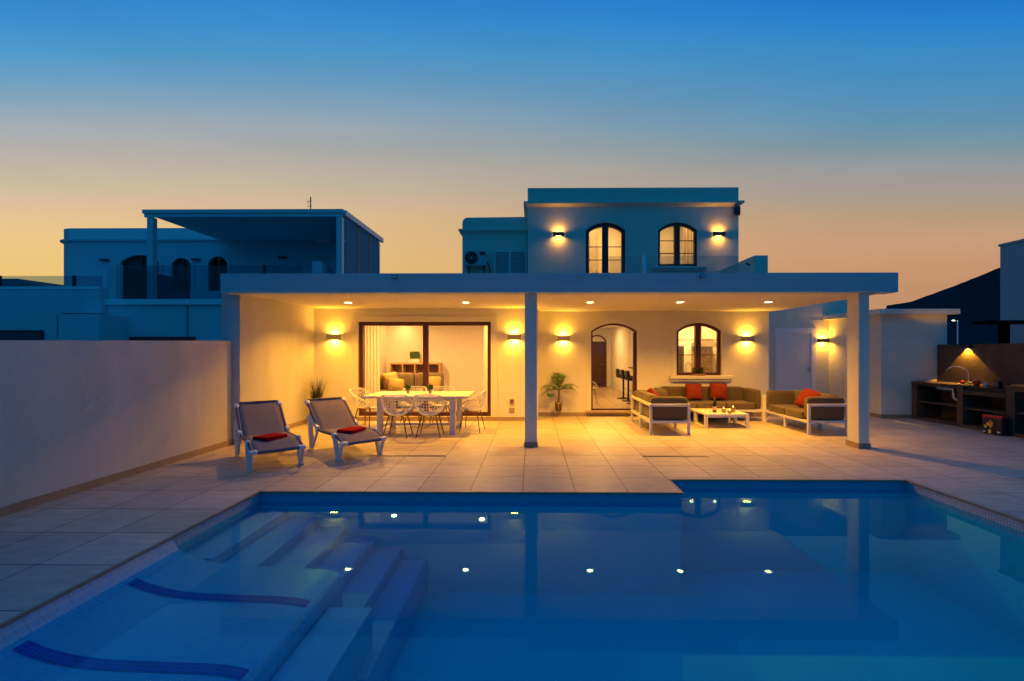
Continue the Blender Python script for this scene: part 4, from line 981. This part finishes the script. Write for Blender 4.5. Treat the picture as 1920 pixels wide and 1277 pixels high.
# ------------------------------------------------------------------ neighbours on the left
NH = empty('neighbour_house', 'dark blue-white neighbouring house with rounded corner and arched windows, left', 'house')
nw = [(-15.95,-14.45,3.2,5.05,5.32),(-13.95,-13.20,3.93,4.95,5.20),(-12.52,-11.78,3.93,4.98,5.26)]
MB().box(-8.5,-5.95,17.5,17.72,-2,5.84).build('wall', MAT['neighbour_wall'], NH)
wall(-17.95,-8.5,17.5,17.72,-2,6.36,nw).build('wall', MAT['neighbour_wall'], NH)
b = MB(); n = 10; R = .6
ring = [(-17.95-R*sin(k*pi/2/n), 17.5+R-R*cos(k*pi/2/n)) for k in range(n+1)]
for k in range(n):
    (xa,ya),(xb,yb) = ring[k],ring[k+1]; b.quad((xa,ya,-2),(xb,yb,-2),(xb,yb,6.36),(xa,ya,6.36), smooth=True)
b.quad((-18.55,18.1,-2),(-18.55,24,-2),(-18.55,24,6.36),(-18.55,18.1,6.36)).quad((-17.95,17.5,6.36),*[(x,y,6.36) for x,y in ring[1:]],(-18.55,24,6.36),(-8.6,24,6.36),(-8.6,17.5,6.36))
b.build('wall', MAT['neighbour_wall'], NH)
b = MB(); R2 = R+.11
rg = [(-17.95-R2*sin(k*pi/2/n), 17.5+R-R2*cos(k*pi/2/n)) for k in range(n+1)]
for k in range(n):
    (xa,ya),(xb,yb) = rg[k],rg[k+1]; (xc,yc),(xd,yd) = ring[k],ring[k+1]
    b.quad((xa,ya,5.86),(xb,yb,5.86),(xb,yb,5.92),(xa,ya,5.92)); b.quad((xa,ya,5.92),(xb,yb,5.92),(xd,yd,5.92),(xc,yc,5.92)); b.quad((xa,ya,5.86),(xb,yb,5.86),(xd,yd,5.80),(xc,yc,5.80))
b.box(-17.95,-11.9,17.39,17.5,5.86,5.92).box(-11.9,-8.3,17.39,17.5,5.80,5.86).build('cornice', MAT['neighbour_wall'], NH)
for op in nw:
    w = framing(op,.07,17.56,17.64).build('window', MAT['black_frame'], NH)
    MB().box((op[0]+op[1])/2-.05,(op[0]+op[1])/2+.05,17.55,17.65,op[2]+.07,op[4]-.06).build('mullion', MAT['black_frame'], w)
    pane(op,.06,17.6).build('pane', MAT['dark_glass'], w); MB().box(op[0]-.1,op[1]+.1,17.73,17.78,op[2]-.1,op[4]+.1).build('dark_backing', MAT['dark_metal'], w)  # dark sheet added behind the pane, stands in for the unlit interior
    surround(op,.12,17.5,.03).build('window_surround', MAT['neighbour_wall'], w)
# terrace level of the neighbour
MB().box(-12.73,-5.36,13.5,13.7,-2,3.145).build('terrace_wall', MAT['neighbour_wall'], NH)
MB().box(-12.73,-5.36,13.42,13.4995,2.98,3.145).build('terrace_edge', MAT['neighbour_trim'], NH)
MB().box(-17.95,-8.52,17.485,17.4995,5.925,6.36).build('parapet', MAT['neighbour_trim'], NH)
MB().box(-19,-12.735,13.28,13.2995,3.42,3.505).build('parapet_cap', MAT['neighbour_trim'], NH)
MB().box(-12.73,-5.36,13.705,17.495,2.9,3.14).build('terrace_floor', MAT['neighbour_wall'], NH)
MB().box(-12.73,-12.45,13.495,13.75,3.15,4.20).build('pillar', MAT['neighbour_wall'], NH)
MB().box(-19,-12.735,13.3,13.5,2.72,3.50).box(-19,-12.735,13.5,13.7,-2,2.72).build('terrace_wall', MAT['neighbour_wall'], NH)
MB().box(-19,-12.735,13.705,17.4,2.9,3.3).build('terrace_floor', MAT['neighbour_wall'], NH)
MB().box(-13.25,-12.1,12.6,13.495,-2,2.63).build('annex_wall', MAT['neighbour_wall'], NH)
MB().box(-11.95,-10.05,13.38,13.499,1.45,2.02).build('window', MAT['black_frame'], NH)
MB().box(-10.30,-10.27,13.47,13.499,-1,2.95).build('joint', MAT['neighbour_dark'], NH)
MB().box(-19,-13.3,12.6,12.8,2.12,2.66).box(-13.65,-13.3,12.6,12.8,-2,2.12).build('annex_wall', MAT['neighbour_wall'], NH)
o = MB().box(-19,-13.66,12.55,12.62,2.12,2.18).box(-13.72,-13.655,12.55,12.62,-1,2.12).build('window', MAT['black_frame'], NH)
MB().box(-19,-13.72,12.68,12.70,0,2.12).build('pane', MAT['dark_glass'], o)
clear('grey_glass', (.62,.72,.78))
def railing(lab, pts, z0, z1, posts, m='grey_glass'):
    t = empty('glass_railing', lab, 'railing', (0,0,0), group='glass railings of the neighbouring house')
    b = MB()
    for a, c in zip(pts, pts[1:]): b.bar((a[0],a[1],(z0+z1)/2),(c[0],c[1],(z0+z1)/2),.014,z1-z0)
    b.build('glass_panel', MAT[m], t)
    for x,y in posts: MB().box(x-.03,x+.03,y-.03,y+.03,z0,z1+.01).build('post', MAT['dark_metal'], t)
railing('clear glass railing on the far left terrace wall', [(-19,13.4),(-12.76,13.4)], 3.505, 3.83, [(-15.85,13.4),(-13.62,13.4)])
railing('dark glass railing running back from the pillar of the neighbouring terrace', [(-12.38,13.72),(-12.38,16.3)], 3.15, 4.15, [(-12.38,13.8),(-12.38,16.28)], 'dark_glass')
railing('long clear glass railing under the neighbouring pergola', [(-12.3,13.62),(-6.9,13.62)], 3.15, 4.18, [(-8.05,13.62)])
for x,z,lab in ((-16.55,5.12,'unlit flat wall lamp on the neighbouring house near its rounded corner'),(-12.98,5.13,'unlit wall lamp between the two narrow arched windows of the neighbouring house'),(-9.6,5.2,'unlit wall lamp on the neighbouring wall under the pergola')):
    t = empty('wall_lamp', lab, 'wall lamp', (x,17.5,z), group='unlit wall lamps of the neighbouring house')
    MB().box(-.15,.15,-.12,-.001,-.04,.03).build('shade', MAT['dark_metal'], t, bevel=.005); MB().box(-.12,.12,-.10,-.02,-.05,-.0405).build('diffuser', MAT['pot_grey'], t)
t = empty('pergola', 'grey roofed pergola with glass side on the neighbouring terrace', 'pergola', (0,0,0))
b = MB(); b.box(-11.98,-5.84,14.0,17.49,5.85,5.93); b.build('roof', MAT['neighbour_wall'], t)
MB().box(-12.02,-5.80,13.90,14.0,5.84,5.96).box(-11.98,-5.84,13.93,14.0,5.73,5.839).build('front_beam', MAT['white_alu'], t, bevel=.01)
MB().box(-5.84,-5.74,14.0,17.55,5.78,5.95).build('side_beam', MAT['white_alu'], t, bevel=.01)
for x,y in ((-11.80,13.98),(-5.93,13.98),(-5.93,17.3)): MB().box(x-.09,x+.09,y-.05,y+.13,3.145,5.729).build('post', MAT['white_alu'], t, bevel=.006)
for y0 in (14.13,15.2,16.27): MB().box(-5.83,-5.815,y0,y0+1.0,3.2,5.77).build('glass_panel', MAT['frosted'], t)
MB().box(-5.85,-5.80,15.14,15.19,3.2,5.77).box(-5.85,-5.80,16.21,16.26,3.2,5.77).build('mullion', MAT['black_frame'], t)
MB().box(-7.4,-7.1,16.6,17.45,3.145,5.72).build('blind_column', MAT['neighbour_wall'], t)
MB().prism([(13.9,3.15),(17.2,3.15),(17.2,4.15),(14.8,4.15),(13.9,4.35)],'x',-6.75,-6.45).build('stair_wall', MAT['neighbour_wall'], t)
t = empty('antenna', 'thin roof antenna above the pergola', 'antenna', (-8.70,17.8,6.3)); MB().tube([(0,0,0),(0,0,1.35)],.022,8).build('mast', MAT['pot_dark'], t); MB().bar((-.12,0,1.15),(.05,0,1.20),.012,.012).bar((-.10,0,.95),(.05,0,1.0),.012,.012).tube([(-.10,0,.95),(-.11,0,1.25)],.008,6).build('element', MAT['pot_dark'], t)
t = empty('far_house', 'low far building with a sloping roof behind the left glass railing', 'house', (0,0,0))
MB().box(-33.2,-32.0,28,31,-2,6.10).build('wall', MAT['neighbour_dark'], t); MB().prism([(-32.0,-2),(-29.3,-2),(-29.3,5.45),(-32.0,5.95)],'y',28.2,31).build('roof', MAT['neighbour_dark'], t)

# ------------------------------------------------------------------ right neighbour and street
t = empty('right_neighbour', 'tall plain blue-white house at the right edge', 'house', (0,0,0))
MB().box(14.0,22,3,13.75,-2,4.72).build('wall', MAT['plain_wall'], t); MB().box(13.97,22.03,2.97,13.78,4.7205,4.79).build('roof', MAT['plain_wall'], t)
t = empty('carport', 'black flat carport roof on a square post by the right neighbour', 'carport', (0,0,0))
MB().box(11.97,13.95,12.0,12.5,2.32,2.40).build('roof', MAT['carport_black'], t); MB().box(12.42,12.58,12.1,12.26,-2,2.3195).build('post', MAT['carport_black'], t)
def tree(name, lab, loc, H, R, n, seed, crown_z):
    t = empty(name, lab, 'tree', loc); random.seed(seed)
    tr = MB().tube([(0,0,0),(.05,.02,H*.4),(0,.05,H*.75)],[.09,.06,.03],8); cl = []
    for k in range(9):
        a = random.random()*2*pi; p = Vector((cos(a)*R*random.uniform(.3,.85), sin(a)*R*random.uniform(.3,.8), crown_z+random.uniform(-.25,.45)*R)); cl.append(p)
        tr.tube([(0,.03,H*.55),(p.x*.5,p.y*.5,(H*.55+p.z)/2+.1),tuple(p)],[.03,.02,.008],6)
    tr.build('trunk', MAT['bark'], t); b = MB()
    for k in range(n):
        c = random.choice(cl); q = c+Vector((random.gauss(0,.16),random.gauss(0,.16),random.gauss(0,.11)))*R
        d = Vector((random.uniform(-1,1),random.uniform(-1,1),random.uniform(-.6,.8))).normalized(); s = d.cross(Vector((.3,.2,1))).normalized()*.018
        b.quad(q-d*.04, q+s, q+d*.05, q-s)
    b.build('crown', MAT['leaf_dark'], t, fix=False)
tree('small_tree','sparse small tree above the black carport', (13.35,11.6,-2), 4.6, .55, 1500, 21, 4.75)
t = empty('street_lamp', 'lit street lamp on a thin pole in front of the dark hill', 'street lamp', (55.6,60,-2.05))
MB().tube([(0,0,0),(0,0,7.6)],[.09,.06],8).build('pole', MAT['steel'], t); MB().tube([(0,0,7.6),(-.5,0,7.72)],[.05,.04],6).build('arm', MAT['steel'], t)
MB().cushion((-.55,0,7.70),(.55,.25,.10),.3,5).build('head', MAT['pot_grey'], t); MB().cushion((-.55,0,7.62),(.30,.18,.06),.4,5).build('bulb', MAT['street_bulb'], t)
